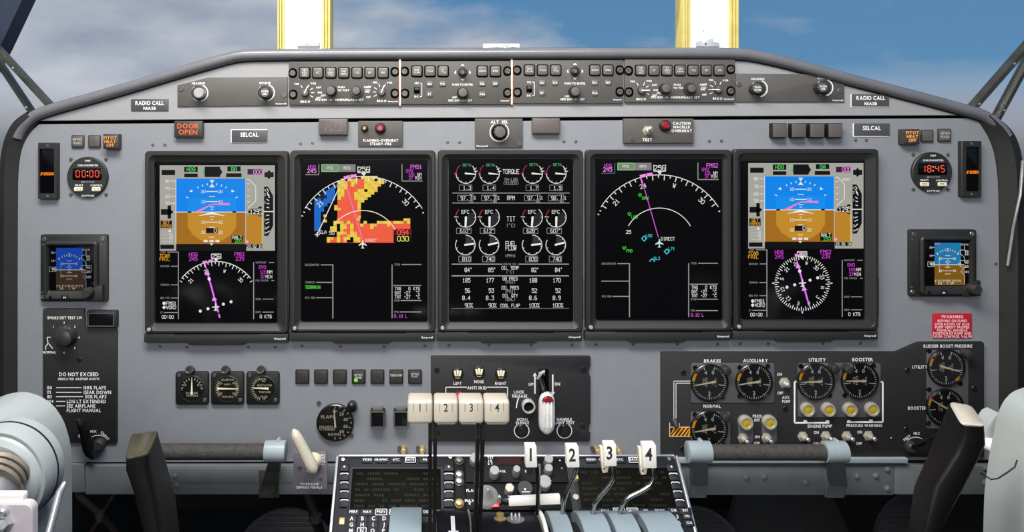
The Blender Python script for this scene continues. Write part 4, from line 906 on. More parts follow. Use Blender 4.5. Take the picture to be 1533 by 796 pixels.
def standby(x0, y0, bright, label):
    fr = F(14); W_, s = 101, 6.63; x1, y1 = x0+W_, y0+W_; T = thing('standby_display', label, 'display', fr.pt((x0+x1)/2, y1, 0))
    sx0, sy0, sx1, sy1 = (72, 369.5, 138, 435) if bright == 0 else (1387.5, 362, 1453, 428)
    plate(T, fr, RR(x0, y0, x1, y1, 3, 3), 0, 6, 'bezel', 1.2, 'mounting_plate')
    o = RR(sx0-8, sy0-8, sx1+7, sy1+14, 6, 4); i = RR(sx0-1, sy0-1, sx1+1, sy1+1, 2, 4); mb = MB(fr); mb.rings([(o, 5), (o, 12), (inset(o, 2), 14), (inset(o, 4.5), 14), (i, 9.5), (i, 8)]); part('bezel', mb, 'bezel', T)
    plate(T, fr, RR(sx0-1, sy0-1, sx1+1, sy1+1, 2, 3), 7, 8.6, 'glass_black', .2, 'screen_glass')
    # corner knob block
    plate(T, fr, [(sx1+8, sy1-8), (sx1+15, sy1-8), (sx1+15, sy1+15), (sx1-12, sy1+15), (sx1-12, sy1+4)], 6, 15, 'bezel', 1.2, 'knob_block')
    mb = MB(F(30)); kx, ky = (127.5, 439.5) if bright == 0 else (1464.5, 434); mb.lathe(kx, ky, [(7.5, 14), (7.5, 28), (6.3, 30)], 20); part('knob', mb, 'dark_knob', T)
    plate(T, fr, CR(sx0+25, sy1+10, 11, 7, .8, 1), 13, 15, 'black', .4, 'push_key'); mb = MB(fr); mb.text('M', sx0+25, sy1+10, 2.6, 15.1, (240, 240, 240), xs=1.4); lettering(T, mb)
    mb = MB(fr); mb.lathe(sx0+3.5, sy1+10, [(2.5, 13.5), (2.4, 14.4), (1.5, 14.6)], 12); part('light_sensor', mb, 'black_gloss', T)
    for x, y, r, m in ((x0+6, y0+7, 3.4, 'screw_dark'), (x1-7, y0+6.5, 3.6, 'screw_light'), (x0+4, y1-7, 3.2, 'screw_light'), (x1-8, y1-8, 3.4, 'screw_light')): screw(T, fr, x, y, 6, r, 1.4, m)
    for x, y in ((x0+4, y0+15), (x1-9, y0+15), (x0+3, y1-14), (x1-11, y1-14)): screw(T, fr, x, y, 6, 1.5, .8, 'screw_light')
    f = sub(F(8.7), 40 if bright == 0 else 1355, 340 if bright == 0 else 332.3, s) ; mb = MB(f); L = [8.7+.08*i for i in range(8)]; ox = -3 if bright == 0 else 0
    SK, GD, TX = ((8, 62, 158), (56, 38, 14), (150, 152, 152)) if bright == 0 else ((28, 118, 172), (124, 86, 8), (205, 205, 195))
    mb.rect(292, 205, 555, 425, L[0], SK); mb.rect(292, 425, 590, 625, L[0], GD)
    if bright: mb.rect(292, 205, 350, 222, L[1], (140, 120, 190))
    mb.line(255, 423, 585, 423, 8, L[1], TX)
    for y, t in ((252, '80'), (332, '60'), (412, '40')): mb.text(t, 258, y, 20, L[1], TX); mb.line(275, y, 292, y, 5, L[1], TX)
    mb.frame(225, 395, 292, 440, 4, L[1], TX); mb.text('40', 270, 415, 30, L[2], TX)
    for a in (-45, -30, -20, -10, 10, 20, 30, 45): mb.tick(423, 420, a, 135, 155, 7, L[1], TX)
    mb.flat([(410, 258), (436, 258), (423, 274)], L[1], TX); mb.flat([(423, 272), (436, 290), (410, 290)], L[1], TX)
    for x in (320, 525): mb.disc(x, 311, 9, L[1], TX, 8)
    for y, w in ((333, 26), (362, 60), (395, 26), (450, 26), (483, 60), (514, 30), (378, 10), (412, 10), (436, 10)): mb.line(423-w, y, 423+w, y, 6, L[1], TX)
    for y in (362, 483):
        for x in (352, 492): mb.text('10', x, y, 24, L[1], TX)
    mb.line(338, 345, 338, 500, 4, L[1], (70, 140, 60) if not bright else TX)
    mb.text('29.92 IN', 588, 222, 18, L[1], TX, xs=.75)
    for y, t in ((252, ''), (290, '80'), (318, '60'), (400, '40'), (440, '20'), (493, '200')): mb.text(t, 610, y, 24, L[1], TX)
    mb.pl([(590, 235), (590, 275), (545, 278), (545, 310), (590, 350), (590, 400)], 5, L[1], TX); mb.pl([(590, 450), (555, 490), (590, 530), (590, 620)], 5, L[1], TX if bright else (90, 90, 160))
    mb.text('43', 540, 412, 22, L[2], TX); mb.frame(545, 380, 640, 445, 4, L[2], TX)
    for k in range(19): mb.line(300+k*14, 572, 300+k*14, 596 if k % 2 == 0 else 586, 5, L[1], TX)
    mb.text('24', 345, 606, 24, L[2], TX); mb.text('W', 467, 606, 24, L[2], TX); mb.line(423, 570, 423, 620, 5, L[2], TX)
    lettering(T, mb, 'screen_picture', 'screen')
standby(56.3, 352, 0, 'square standby attitude display with dim picture above the smoke detector switch')
standby(1367, 344.5, 1, 'square standby attitude display with bright picture above the red placard')

# ---------------------------------------------------------------- small panels under the glareshield
def jewel(T, fr, x, y, r, mat, h0=0, ring='black'):
    mb = MB(fr); mb.lathe(x, y, [(r+2.2, h0), (r+2.2, h0+2.5), (r+.6, h0+4)], 20, cap1=True); a = part('lamp_base', mb, ring, T)
    mb = MB(fr); n = 8; mb.lathe(x, y, [(r, h0+3.5), (r, h0+6), (r*.6, h0+8.5)], n); part('lens', mb, mat, a, smooth=False)
def toggle(T, fr, x, y, h0, dx=3, dy=4, r=8, tipmat='silver'):
    mb = MB(fr); mb.lathe(x, y, [(r, h0), (r, h0+1), (r*.72, h0+1.2), (r*.72, h0+4)], 6 if r > 6 else 16); mb.lathe(x, y, [(r*.6, h0+3), (r*.55, h0+7), (r*.35, h0+8)], 16); a = part('toggle_switch', mb, 'lamp_shell', T)
    mb = MB(); s = r/8; mb.tube([fr.pt(x, y, h0+6), fr.pt(x+dx*.5, y+dy*.5, h0+6*s+5), fr.pt(x+dx, y+dy, h0+10*s+5), fr.pt(x+dx, y+dy, h0+11.5*s+5)], [.0018*s, .0022*s, .0034*s, .0018*s], 12); part('toggle_bat', mb, tipmat, a)
fr = F(3); T = thing('fire_test_panel', 'grey panel with red jewel lamp reading FLASHING OVERHEAT STEADY FIRE', 'panel', fr.pt(569, 218, 0))
plate(T, fr, RR(536, 181, 603, 219, 1, 2), 0, 3, 'control_grey'); jewel(T, fr, 546, 192, 3.2, 'amber_lamp', 3); jewel(T, fr, 569.5, 192, 6, 'red_lamp', 3)
mb = MB(fr); mb.text('FLASHING\u2013OVERHEAT', 570, 210, 3.8, 3.1, LT, xs=.82, gap=.2); mb.text('STEADY\u2013FIRE', 570, 215.2, 3.8, 3.1, LT, xs=.82, gap=.2); lettering(T, mb)
fr = F(3); T = thing('altitude_select_panel', 'grey panel with notched knob lettered ALT SEL above engine display', 'panel', fr.pt(746, 221, 0))
plate(T, fr, RR(711, 177.5, 782.5, 221, 1, 2), 0, 3, 'control_grey')
mb = MB(fr); mb.text('ALT  SEL', 747.5, 182.5, 4.2, 3.1, LT); mb.arc(747.5, 197.5, 14, 38, 322, 1.3, 3.1, LT); mb.text('Honeywell', 713.5, 218.3, 2.6, 3.1, LT, 'L', .9); lettering(T, mb)
def knob(T, fr, x, y, h0, r, hh, mat='dark_knob', flutes=0, ptr=None, name='knob', top=.86):
    mb = MB(fr)
    if flutes:
        n = flutes*4; P = lambda q: [(x+q*(1-.07*(i % 4 in (1, 2)))*math.cos(2*math.pi*i/n), y+q*(1-.07*(i % 4 in (1, 2)))*math.sin(2*math.pi*i/n)) for i in range(n)]
        mb.rings([(P(r), h0), (P(r), h0+hh-1), (P(r*top), h0+hh)], cap1=True)
    else: mb.lathe(x, y, [(r, h0), (r, h0+hh*.3), (r*.95, h0+hh-1), (r*top, h0+hh)], 24)
    k = part(name, mb, mat, T)
    if name == 'knob' and mat == 'dark_knob' and fr is not PED:
        m3 = MB(fr); m3.lathe(x, y, [(r*top*.96, h0+hh-.3), (r*top*.96, h0+hh+.15), (r*top*.86, h0+hh+.3)], 20); part('knob_face', m3, 'button_grey', k)
    if ptr is not None:
        m2 = MB(fr); t = R(ptr); m2.line(x-r*.2*math.sin(t), y+r*.2*math.cos(t), x+r*1.9*math.sin(t), y-r*1.9*math.cos(t), 1.3, h0+hh+.45, (245, 245, 242)); lettering(k, m2, 'pointer_line')
    return k
knob(T, fr, 747.5, 197.5, 3, 11.5, 3, 'hole', name='knob_skirt'); knob(T, fr, 747.5, 197.5, 4, 9.6, 12, 'dark_knob', 10)
screw(T, fr, 778, 215, 3, 3.4, 1.2); 
fr = F(6); T = thing('caution_panel', 'grey panel with toggle and dark red jewel lamp reading CAUTION NACELLE OVERHEAT', 'panel', fr.pt(986, 214, 0))
plate(T, fr, RR(933.5, 177.5, 1038.5, 214, 1, 2), 0, 6, 'control_grey'); jewel(T, fr, 995, 188, 6.5, 'red_lamp', 6)
toggle(T, fr, 969, 195.5, 6, 1.5, -4, 7.5, 'silver'); mb = MB(fr)
for t, y in (('CAUTION', 184.5), ('NACELLE', 190), ('OVERHEAT', 195.7)): mb.text(t, 1020.5, y, 4, 6.1, LT, xs=.95)
mb.text('TEST', 969, 209, 4.2, 6.1, LT); lettering(T, mb); screw(T, fr, 946, 208, 6, 3.6, 1.2)

# ---------------------------------------------------------------- glareshield control panels
H1 = 1.5
def hdg(P, kx, ky, scr, name_pos, label, h=4):
    fr = F(h); T = thing('heading_course_panel', label, 'control panel', fr.pt((P[0][0]+P[2][0])/2, P[2][1], H1))
    plate(T, fr, P, H1, h, 'control_grey', .6); mb = MB(fr)
    for (x, y), t, mark in zip(kx, ('HEADING', 'COURSE'), (-60, 30)):
        mb.text(t, x, y-14.3, 3.1, h+.1, LT, xs=.95); mb.arc(x+2, y, 12.2, 20, 170, 1.6, h+.1, LT); mb.arc(x+2, y, 12.2, 200, 320, .8, h+.1, (190, 190, 186))
    mb.text('Honeywell', *name_pos, 2.5, h+.1, LT, 'R', .9); lettering(T, mb)
    for n, ((x, y), t) in enumerate(zip(kx, (('PUSH', 'SYNC'), ('PUSH', 'DIR')))):
        g = F(h+16); knob(T, fr, x, y, h, 10.5, 2, 'bezel_lip', name='knob_skirt')
        k = knob(T, g, x, y, h+1, 8, 15, 'grey_knob' if ky == n else 'dark_knob', 14)  # pale material on one knob stands for the highlight on it
        m2 = MB(g)
        if ky != n: m2.text(t[0], x, y-1.8, 2.8, h+16.5, LT, xs=.95); m2.text(t[1], x, y+2.2, 2.8, h+16.5, LT, xs=.95); lettering(k, m2)
    for x, y in scr: screw(T, fr, x, y, h, 4.2, 1.2)
hdg([(265.5, 127.5), (312, 115.8), (430.5, 115), (430.5, 157.5), (265.5, 159.5)], [(297, 139), (396.5, 138.5)], 0, [(271, 133), (425, 142)], (428.5, 155), 'grey HEADING and COURSE knob panel on the cloudy sky side of the glareshield')
hdg([(1101.5, 110), (1262, 111.5), (1264, 113), (1264, 152.5), (1101.5, 152.5)], [(1134.5, 132.5), (1232.5, 131)], 5, [(1106, 126), (1257.5, 136)], (1262, 150), 'grey HEADING and COURSE knob panel on the blue sky side of the glareshield')
def keycap(T, fr, x, y, h, lines, sz=15.6):
    plate(T, fr, CR(x, y, sz+2, sz+2, 3, 3), h-1, h+.5, 'hole', .2, 'key_well')
    k = plate(T, fr, CR(x, y, sz-1, sz-1, 2.6, 3), h, h+3.5, 'button_grey', 1.3, 'key')
    mb = MB(fr); n = len(lines)
    for i, t in enumerate(lines): mb.text(t, x, y+(i-(n-1)/2)*3.7, 2.7, h+3.6, (205, 205, 200), xs=.9, bold=False)
    lettering(k, mb); return k
def minikey(T, fr, x, y, h, t):
    k = plate(T, fr, CR(x, y, 9.5, 8, 1.5, 2), h, h+1.4, 'button_grey', .5, 'small_key'); mb = MB(fr)
    mb.text(t, x, y, 2.8, h+1.5, LT, xs=.9); lettering(k, mb)
def slotscrew(T, fr, x, y, h, left):
    plate(T, fr, RR(x-6 if left else x-7, y-7.5, x+7 if left else x+6, y+7.5, 6, 5), h-1, h+.25, 'hole', .1, 'screw_well'); screw(T, fr, x, y, h, 4.6, 1.6, 'screw_dark')
def ref_panel(dx, dy, label):
    h = 6; fr = F(h); T = thing('display_control_panel', label, 'control panel', fr.pt(514+dx, 157+dy, H1), 'four control panels along the glareshield')
    plate(T, fr, RR(432.5+dx, 92.3+dy, 597.5+dx, 157+dy, 1.2, 2), H1, h, 'control_grey', .6)
    for x, ls in zip((456.2, 475.9, 495.3, 514.9, 534.6, 554.2, 573.7), (('HSI', 'FULL', 'ARC'), ('ET',), ('FT', 'GSPD', 'TTG'), ('PFD', 'MENU'), ('TCS',), ('BIT',), ('FMS',))): keycap(T, fr, x+dx, 109+dy, h, ls)
    for x, y, l in ((438, 109.5, 1), (438.5, 141.5, 1), (591.5, 107.5, 0), (591.5, 140, 0)): slotscrew(T, fr, x+dx, y+dy, h, l)
    mb = MB(fr)
    def dial(x, y, ts, lab, ly):
        for a, t, al in ts:
            mb.tick(x+dx, y+dy, a, 8.5, 13.5, .9, h+.1, LT)
            if t: mb.text(t, x+dx+17*math.sin(R(a))*1.1, y+dy-15.5*math.cos(R(a)), 2.8, h+.1, LT, al, .95)
        mb.text(lab, x+dx, ly+dy, 3.1, h+.1, LT)
    dial(457, 139, ((-30, 'FMS', 'R'), (24, 'VOR', 'L'), (58, 'ADF', 'L'), (88, 'FMS', 'L'), (118, 'OFF', 'L')), 'BRG O', 152)
    dial(571.5, 138, ((24, 'VOR', 'L'), (-20, 'FMS', 'R'), (-58, 'ADF', 'R'), (-88, 'FMS', 'R'), (-118, 'OFF', 'R')), 'BRG O', 151)
    mb.text('PFD DIM \u2013O\u2013 MINIMUMS', 497.5+dx, 149.3+dy, 3.2, h+.1, LT, xs=.95); mb.text('OFF', 484+dx, 143+dy, 2.8, h+.1, LT); mb.text('PUSH', 511+dx, 130.5+dy, 2.8, h+.1, LT); mb.text('TO TEST', 514+dx, 135+dy, 2.8, h+.1, LT)
    mb.text('BARO SET', 533+dx, 149.3+dy, 3.2, h+.1, LT); mb.text('PUSH', 550+dx, 130.5+dy, 2.8, h+.1, LT); mb.text('STD', 550.5+dx, 135+dy, 2.8, h+.1, LT); mb.text('Honeywell', 595.5+dx, 151.6+dy, 2.4, h+.1, LT, 'R', .85); lettering(T, mb)
    knob(T, fr, 457+dx, 139+dy, h, 5.6, 5, 'dark_knob', ptr=24 if dx == 0 else 88); knob(T, fr, 571.5+dx, 138+dy, h, 5.6, 5, 'dark_knob', ptr=20 if dx == 0 else -88)
    g = F(h+12); knob(T, g, 495+dx, 135.5+dy, h, 8.2, 3, 'black', name='knob_skirt'); knob(T, g, 495+dx, 135.5+dy, h+1, 7.4, 12, 'dark_knob', 14)
    knob(T, g, 533+dx, 135.8+dy, h, 9.6, 4, 'dark_knob', name='knob_skirt', top=.97); knob(T, g, 533+dx, 135.8+dy, h+3, 6.8, 10, 'dark_knob', 12)
ref_panel(0, 0, 'grey glareshield control panel of seven keys nearest the cloudy sky')
ref_panel(502.8, -3.6, 'grey glareshield control panel of seven keys nearest the blue sky')
def mfd_panel(dx, dy, label):
    h = 6; fr = F(h); T = thing('display_control_panel', label, 'control panel', fr.pt(682+dx, 156+dy, H1), 'four control panels along the glareshield')
    plate(T, fr, RR(600+dx, 91.8+dy, 765+dx, 156.2+dy, 1.2, 2), H1, h, 'control_grey', .6)
    for x, ls in ((624.2, ('MAP', 'PLAN')), (643.8, ('TCAS',)), (663.5, ('FT', 'TTG')), (722, ('NORM',)), (741.6, ('EMER',))): keycap(T, fr, x+dx, 106.7+dy, h, ls)
    for x, y, l in ((605.5, 107, 1), (606, 140, 1), (760, 106.5, 0), (760, 139, 0)): slotscrew(T, fr, x+dx, y+dy, h, l)
    for x, y, t in ((643.3, 125.7, 'INC'), (662.5, 125.5, 'WX'), (643, 141, 'ET'), (722, 125.3, 'RCL'), (741.5, 125.3, 'SKP'), (722, 141, 'PAG')): minikey(T, fr, x+dx, y+dy, h, t)
    mb = MB(fr); cx, cy = 692.6+dx, 108.3+dy
    for a in (0, 90, 180, 270): mb.sector(cx+9.6*math.sin(R(a)), cy-9.6*math.cos(R(a)), 3.4, a-38, a+38, h+.1, LT) if False else mb.flat([(cx+12.5*math.sin(R(a)), cy-12.5*math.cos(R(a))), (cx+10*math.sin(R(a))+3.2*math.cos(R(a)), cy-10*math.cos(R(a))+3.2*math.sin(R(a))), (cx+10*math.sin(R(a))-3.2*math.cos(R(a)), cy-10*math.cos(R(a))-3.2*math.sin(R(a)))], h+.1, LT)
    mb.text('PUSH TO ENTER', 692.5+dx, 126.5+dy, 3, h+.1, LT, xs=.9); mb.text('OFF', 680.5+dx, 145.8+dy, 2.7, h+.1, LT); mb.text('MFD DIM \u2013O\u2013 SET', 689+dx, 150.3+dy, 3, h+.1, LT, xs=.95); mb.text('Honeywell', 762+dx, 150.6+dy, 2.2, h+.1, LT, 'R', .8)
    mb.text('MC', 624+dx, 124.5+dy, 2.9, h+.1, LT); mb.text('DC', 623.5+dx, 144.5+dy, 2.9, h+.1, LT); mb.pl([(628.5+dx, 124.5+dy), (631.5+dx, 124.5+dy), (631.5+dx, 144.5+dy), (628.5+dx, 144.5+dy)], .8, h+.1, LT); lettering(T, mb)
    plate(T, fr, CR(624+dx, 135+dy, 8.5, 10, 1, 2), h, h+.4, 'hole', .1, 'slider_slot'); plate(T, fr, CR(624+dx, 133.3+dy, 6.5, 4, .8, 2), h, h+4, 'button_dark', .6, 'slider')
    g = F(h+10); knob(T, fr, cx, cy, h, 7.2, 2.5, 'black', name='joystick_base'); knob(T, g, cx, cy, h+1, 5.2, 8, 'dark_knob', name='joystick', top=.7); knob(T, g, cx, cy, h+8, 2.8, 4, 'button_grey', name='joystick_tip')
    knob(T, g, 693+dx, 138.4+dy, h, 8.6, 3, 'black', name='knob_skirt'); knob(T, g, 693+dx, 138.4+dy, h+1, 7.6, 12, 'dark_knob', 14)
mfd_panel(0, 0, 'grey glareshield control panel with joystick beside the two gap strips painted as light')
mfd_panel(168.3, -1.6, 'grey glareshield control panel with joystick touching only one gap strip painted as light')
for x, y0, y1, lab in ((598.8, 89, 158, 'thin pale strip painted as light shining through the gap above the fire test panel'), (766.4, 89.5, 156.5, 'thin pale strip painted as light shining through the gap above the ALT SEL knob')):
    fr = F(6.5); T = thing('gap_light_strip', lab, 'strip', fr.pt(x, y1, H1)); plate(T, fr, RR(x-.9, y0, x+.9, y1, .2, 1), H1, 6.6, 'white_plastic', .2, 'light_core')  # plain pale strips coloured to stand for light shining through the gaps
    for s in (-1, 1): plate(T, fr, RR(x+s*1.25-.4, y0, x+s*1.25+.4, y1, .1, 1), H1, 6.2, 'orange_light_edge', .1, 'light_edge')
# ================================================================ smoke detector panel
h = 4; fr = F(h); T = thing('smoke_detector_panel', 'tall black panel with SMOKE DET TEST SW knob and DO NOT EXCEED speeds', 'panel', fr.pt(120, 663, 0))
plate(T, fr, [(64, 463.5), (66, 462), (126, 462), (127, 491), (172, 491), (175, 494), (175, 661), (173, 663), (66, 663), (64, 661)], 0, h, 'black_panel', .8)
mb = MB(fr); mb.text('SMOKE DET TEST SW', 97, 475.5, 4, h+.1, LT, xs=.85)
for t, x, y in (('2', 96, 482.5), ('1', 80, 489), ('3', 112, 489), ('4', 118, 505), ('5', 112, 520.5), ('6', 96, 527.5)): mb.text(t, x, y, 3.2, h+.1, LT)
mb.text('NORMAL', 74, 527, 3.6, h+.1, LT, xs=.85); mb.pl([(76, 504.5), (70.5, 504.5), (72, 514), (68.5, 518), (68.5, 523.5)], 1.1, h+.1, LT); mb.pl([(73, 514), (79, 521.5)], 1.1, h+.1, LT)
mb.text('DO NOT EXCEED', 118, 560, 5.4, h+.1, LT, xs=.88); mb.text('INDICATED AIRSPEED KNOTS', 118, 567, 3.4, h+.1, LT, xs=.86)
for y, a, t, x0, x1, tx in ((580, '150', '100% FLAPS', 84, 122, 125), (587, '171', 'GEAR DOWN', 84, 122, 125), (593.5, '183', '50% FLAPS', 84, 124.5, 127.5), (600.5, '204', 'LDG LT EXTENDED', 84, 97.5, 100), (607.3, '', 'SEE AIRPLANE', 84, 97.5, 100), (614, '', 'FLIGHT MANUAL', None, 0, 100)):
    mb.text(a, 70.5, y, 4.6, h+.1, LT, 'L', .85); mb.text(t, tx, y, 5, h+.1, LT, 'L', .86)
    if x0: mb.line(x0, y, x1, y, 1.1, h+.1, LT)
mb.arc(147, 668, 17, -35, 40, .9, h+.1, LT); mb.text('CHEST', 157, 652, 4, h+.1, LT, xs=.9, rot=48); mb.text('MIX', 140, 645.5, 3.6, h+.1, LT); mb.text('FEET', 121.5, 650, 4, h+.1, LT, xs=.8, rot=-50)
lettering(T, mb)
knob(T, fr, 99, 502, h, 16, 6, 'button_dark', 12, name='knob_skirt'); g = F(h+22); knob(T, g, 95, 507.5, h+4, 11.5, 18, 'dark_knob', name='knob_grip', top=.82)
screw(T, fr, 118.5, 538, h, 4, 1.5, 'screw_black')
g = F(12); T = thing('warning_light', 'dark unlit rectangular warning light at the corner of the smoke detector panel', 'light', g.pt(150, 491, 0))
plate(T, g, RR(128, 466, 173, 491.5, 1.2, 2), 0, 9, 'bezel', .8, 'housing'); plate(T, g, RR(131, 469, 170, 488.5, 1, 2), 8, 10.5, 'black_gloss', .5, 'lens')
mb = MB(g); a, b = RR(130.5, 468.5, 170.5, 489, 1, 2), RR(132, 470, 169, 487.5, .8, 2); mb.rings([(a, 9), (a, 11), (b, 11), (b, 10)]); part('rim', mb, 'screw_dark', T)
def vent_lever(pts, wid, label, hub):
    g = F(20); T = thing('vent_lever', label, 'lever', g.pt(*hub, 0)); mb = MB(g); mb.lathe(*hub, [(9, 0), (9, 8), (7.5, 12), (6, 14)], 20); part('hub', mb, 'dark_knob', T)
    mb = MB(); n = 10; secs = []
    for (x, y, hh), w in zip(pts, wid):
        secs.append([g.pt(x-w, y+w*.1, hh-3), g.pt(x-w*.8, y, hh+2.5), g.pt(x, y-.5, hh+4.5), g.pt(x+w*.8, y, hh+2.5), g.pt(x+w, y+w*.1, hh-3), g.pt(x, y, hh-5)])
    mb.loft(secs); part('lever_arm', mb, 'black_gloss', T)
    return T
vent_lever([(120, 626, 24), (124, 632, 28), (127, 645, 24), (128.5, 660, 20), (130, 675, 17), (133, 684, 15), (136, 690, 12)], [3, 5.5, 6.5, 7.5, 8.5, 7, 3], 'small black tapered vent lever below the DO NOT EXCEED list', (143, 670))
# ================================================================ round gauges
IV = (240, 226, 170)
def needle(T, fr, cx, cy, a, l0, l1, w, h, mat='cream'):
    t = R(a); s, c = math.sin(t), -math.cos(t); n = (-c, s)
    P = [(cx-s*l0+n[0]*w, cy-c*l0+n[1]*w), (cx-s*l0-n[0]*w, cy-c*l0-n[1]*w), (cx+s*l1-n[0]*w*.35, cy+c*l1-n[1]*w*.35), (cx+s*l1+n[0]*w*.35, cy+c*l1+n[1]*w*.35)]
    mb = MB(fr); mb.prism(P, h, h+.6, .1, base=True); part('needle', mb, mat, T, 'pale pointer', smooth=False)
def lamp_post(T, fr, x, y, h0, r=6, l=10, mat='dark_knob', dy=0):
    mb = MB(); mb.tube([fr.pt(x, y, h0), fr.pt(x, y+dy*.5, h0+l*.6), fr.pt(x, y+dy, h0+l), fr.pt(x, y+dy, h0+l+1)], [r/1000, r/1000, r*.95/1000, r*.6/1000], 16); part('lamp_post', mb, mat, T)
def trim_gauge(x0, y0, kind, label):
    h = 5; fr = F(h); x1, y1 = x0+49.5, y0+49.5; cx, cy, r = x0+25, y0+25, 18.5; T = thing('trim_gauge', label, 'gauge', fr.pt(cx, y1, 0), 'three small trim gauges')
    plate(T, fr, RR(x0, y0, x1, y1, 4, 3), 0, h, 'black', 1, 'case'); mb = MB(fr); mb.lathe(cx, cy, [(r+1.6, h-1), (r+1.6, h+1.2), (r+.4, h+1.6), (r, h+.4)], 40, cap1=False); part('bezel_ring', mb, 'dark_knob', T)
    mb = MB(fr); mb.lathe(cx, cy, [(r, h-.5), (r, h+.2)], 36); part('dial_face', mb, 'dial_black', T)
    mb = MB(fr); k = (236, 226, 180); H = h+.35
    if kind == 0:
        for i in range(-5, 6): mb.tick(cx, cy, i*17, r-5.5, r-2, 1.3, H, k)
        mb.text('L', cx-15, cy, 3.6, H, k); mb.text('R', cx+15, cy-1, 3.6, H, k); mb.text('10', cx-9.5, cy-5.5, 2.8, H, k); mb.text('10', cx+9.5, cy-5.5, 2.8, H, k); mb.text('RUDDER', cx, cy+6.5, 3, H, k); mb.text('TRIM DEG', cx, cy+10.5, 2.6, H, k)
        lettering(T, mb); needle(T, fr, cx, cy+9, 0, 0, 26, 1.5, h+.8)
    elif kind == 1:
        for i in range(-4, 5):
            for s in (90, 270): mb.tick(cx, cy, s+i*10, r-5.5, r-.8, 1.2, H, k)
        mb.text('AILERON', cx, cy-13.5, 3, H, k); mb.text('UNITS', cx, cy-6.5, 2.4, H, k)
        for a, b in ((-9, -8), (9, -8), (-9, 7), (9, 7)): mb.text('10', cx+a, cy+b, 2.8, H, k)
        mb.text('TRIM DEG', cx, cy+12, 2.6, H, k); lettering(T, mb); needle(T, fr, cx-15, cy-.5, 91, 0, 31, 1.4, h+.8)
    else:
        for i in range(14): mb.tick(cx, cy, 198+i*11, r-5, r-.8, 1.2, H, k)
        mb.text('NOSE', cx, cy-14.5, 2.6, H, k); mb.text('DN', cx+1, cy-11.5, 2.4, H, k); mb.text('ELEVATOR', cx+3, cy-5, 2.8, H, k); mb.text('TRIM DEG', cx+3, cy+5, 2.6, H, k); mb.text('NOSE', cx+2, cy+12, 2.6, H, k); mb.text('UP', cx+2, cy+15.2, 2.6, H, k)
        lettering(T, mb); needle(T, fr, cx+9, cy-.5, 272, 0, 24, 1.6, h+.8)
    mb = MB(fr); mb.lathe(cx, cy, [(r, h+1.1), (r, h+1.2)], 36); part('glass', mb, 'dial_glass', T)
    lamp_post(T, fr, cx-1.5, y0-1, h, 6.3, 8, 'dark_knob', -5)
    screw(T, fr, x0+5.5, y0+5, h, 2.8, 1); screw(T, fr, x1-5.5, y1-7.5, h, 3, 1)
trim_gauge(262.5, 556.5, 0, 'small black rudder trim gauge with upright needle')
trim_gauge(315.5, 556.5, 1, 'small black aileron trim gauge with level needle across the dial')
trim_gauge(368.5, 556.5, 2, 'small black elevator trim gauge with ticks only on one side')
h = 6; fr = F(h); T = thing('flaps_gauge', 'round black FLAPS gauge with upright needle', 'gauge', fr.pt(501, 661, 0)); cx, cy, r = 501.5, 633, 26
mb = MB(fr); mb.lathe(cx, cy, [(r+1.8, 0), (r+1.8, h), (r+.5, h+1), (r, h-.5)], 48, cap1=False); part('bezel_ring', mb, 'black_gloss', T)
mb = MB(fr); mb.lathe(cx, cy, [(r, 0), (r, h-1)], 40); part('dial_face', mb, 'dial_black', T); H = h-.8; mb = MB(fr); k = (214, 204, 172)
for i in range(11):
    a = i*18; mb.tick(cx, cy, a, r-(5 if i % 2 == 0 else 3), r-.8, 1.1 if i % 2 == 0 else 1.6, H, k)
for a, t in ((36, '20'), (72, '40'), (108, '60'), (142, '80')): mb.text(t, cx+16.5*math.sin(R(a)), cy-16.5*math.cos(R(a)), 4.6, H, k, xs=.9)
mb.text('FLAPS', cx-11, cy-9, 4.8, H, k); mb.text('UP', cx, cy-17, 3.4, H, k); mb.text('PERCENT', cx-13, cy+6, 3.2, H, k); mb.text('EXTENDED', cx-12.5, cy+9.8, 3.2, H, k); mb.text('DOWN', cx-1, cy+17.3, 3.6, H, k); lettering(T, mb)
needle(T, fr, cx+.5, cy+7, -4, 0, 28, 1.5, h-.6)
mb = MB(fr); mb.lathe(cx, cy, [(r, h), (r, h+.1)], 36); part('glass', mb, 'dial_glass', T)
screw(T, fr, 476.5, 605, 0, 3.6, 2); screw(T, fr, 525.5, 654, 0, 3.6, 2); lamp_post(T, fr, 527, 608, 0, 7.5, 14, 'black_gloss', -1)

# ================================================================ landing gear panel
h = 5; fr = F(h); T = thing('landing_gear_panel', 'black landing gear panel with ANTI SKID lamps and UP DN slot', 'panel', fr.pt(764, 661, 0))
plate(T, fr, [(645, 534), (646, 533), (883, 533), (884, 534), (884, 549), (882, 550), (882, 562), (884, 563), (884, 634), (882, 635), (882, 647), (884, 648), (883, 660), (882, 661), (646, 661), (645, 660)], 0, h, 'black_panel', .8)
mb = MB(fr)
for t, x, y in (('LEFT', 685, 573.5), ('NOSE', 717, 571), ('RIGHT', 749.5, 573.5)): mb.text(t, x, y, 4.2, h+.1, LT, xs=.9)
mb.pl([(667.5, 603), (667.5, 579.3), (699, 579.3)], 1.2, h+.1, LT); mb.pl([(729, 579.3), (759.8, 579.3), (759.8, 603)], 1.2, h+.1, LT); mb.text('ANTI SKID', 714, 580.3, 4.4, h+.1, LT, xs=.9)
mb.line(800.8, 562, 800.8, 589, 2, h+.1, LT); mb.flat([(797.6, 563), (804, 563), (800.8, 557.5)], h+.1, LT); mb.line(827.5, 560.5, 827.5, 587, 2, h+.1, LT); mb.flat([(824.3, 586.5), (830.7, 586.5), (827.5, 592)], h+.1, LT)
mb.text('UP', 795, 575, 4.2, h+.1, LT); mb.text('DN', 834.5, 574.5, 4.2, h+.1, LT, xs=.9)
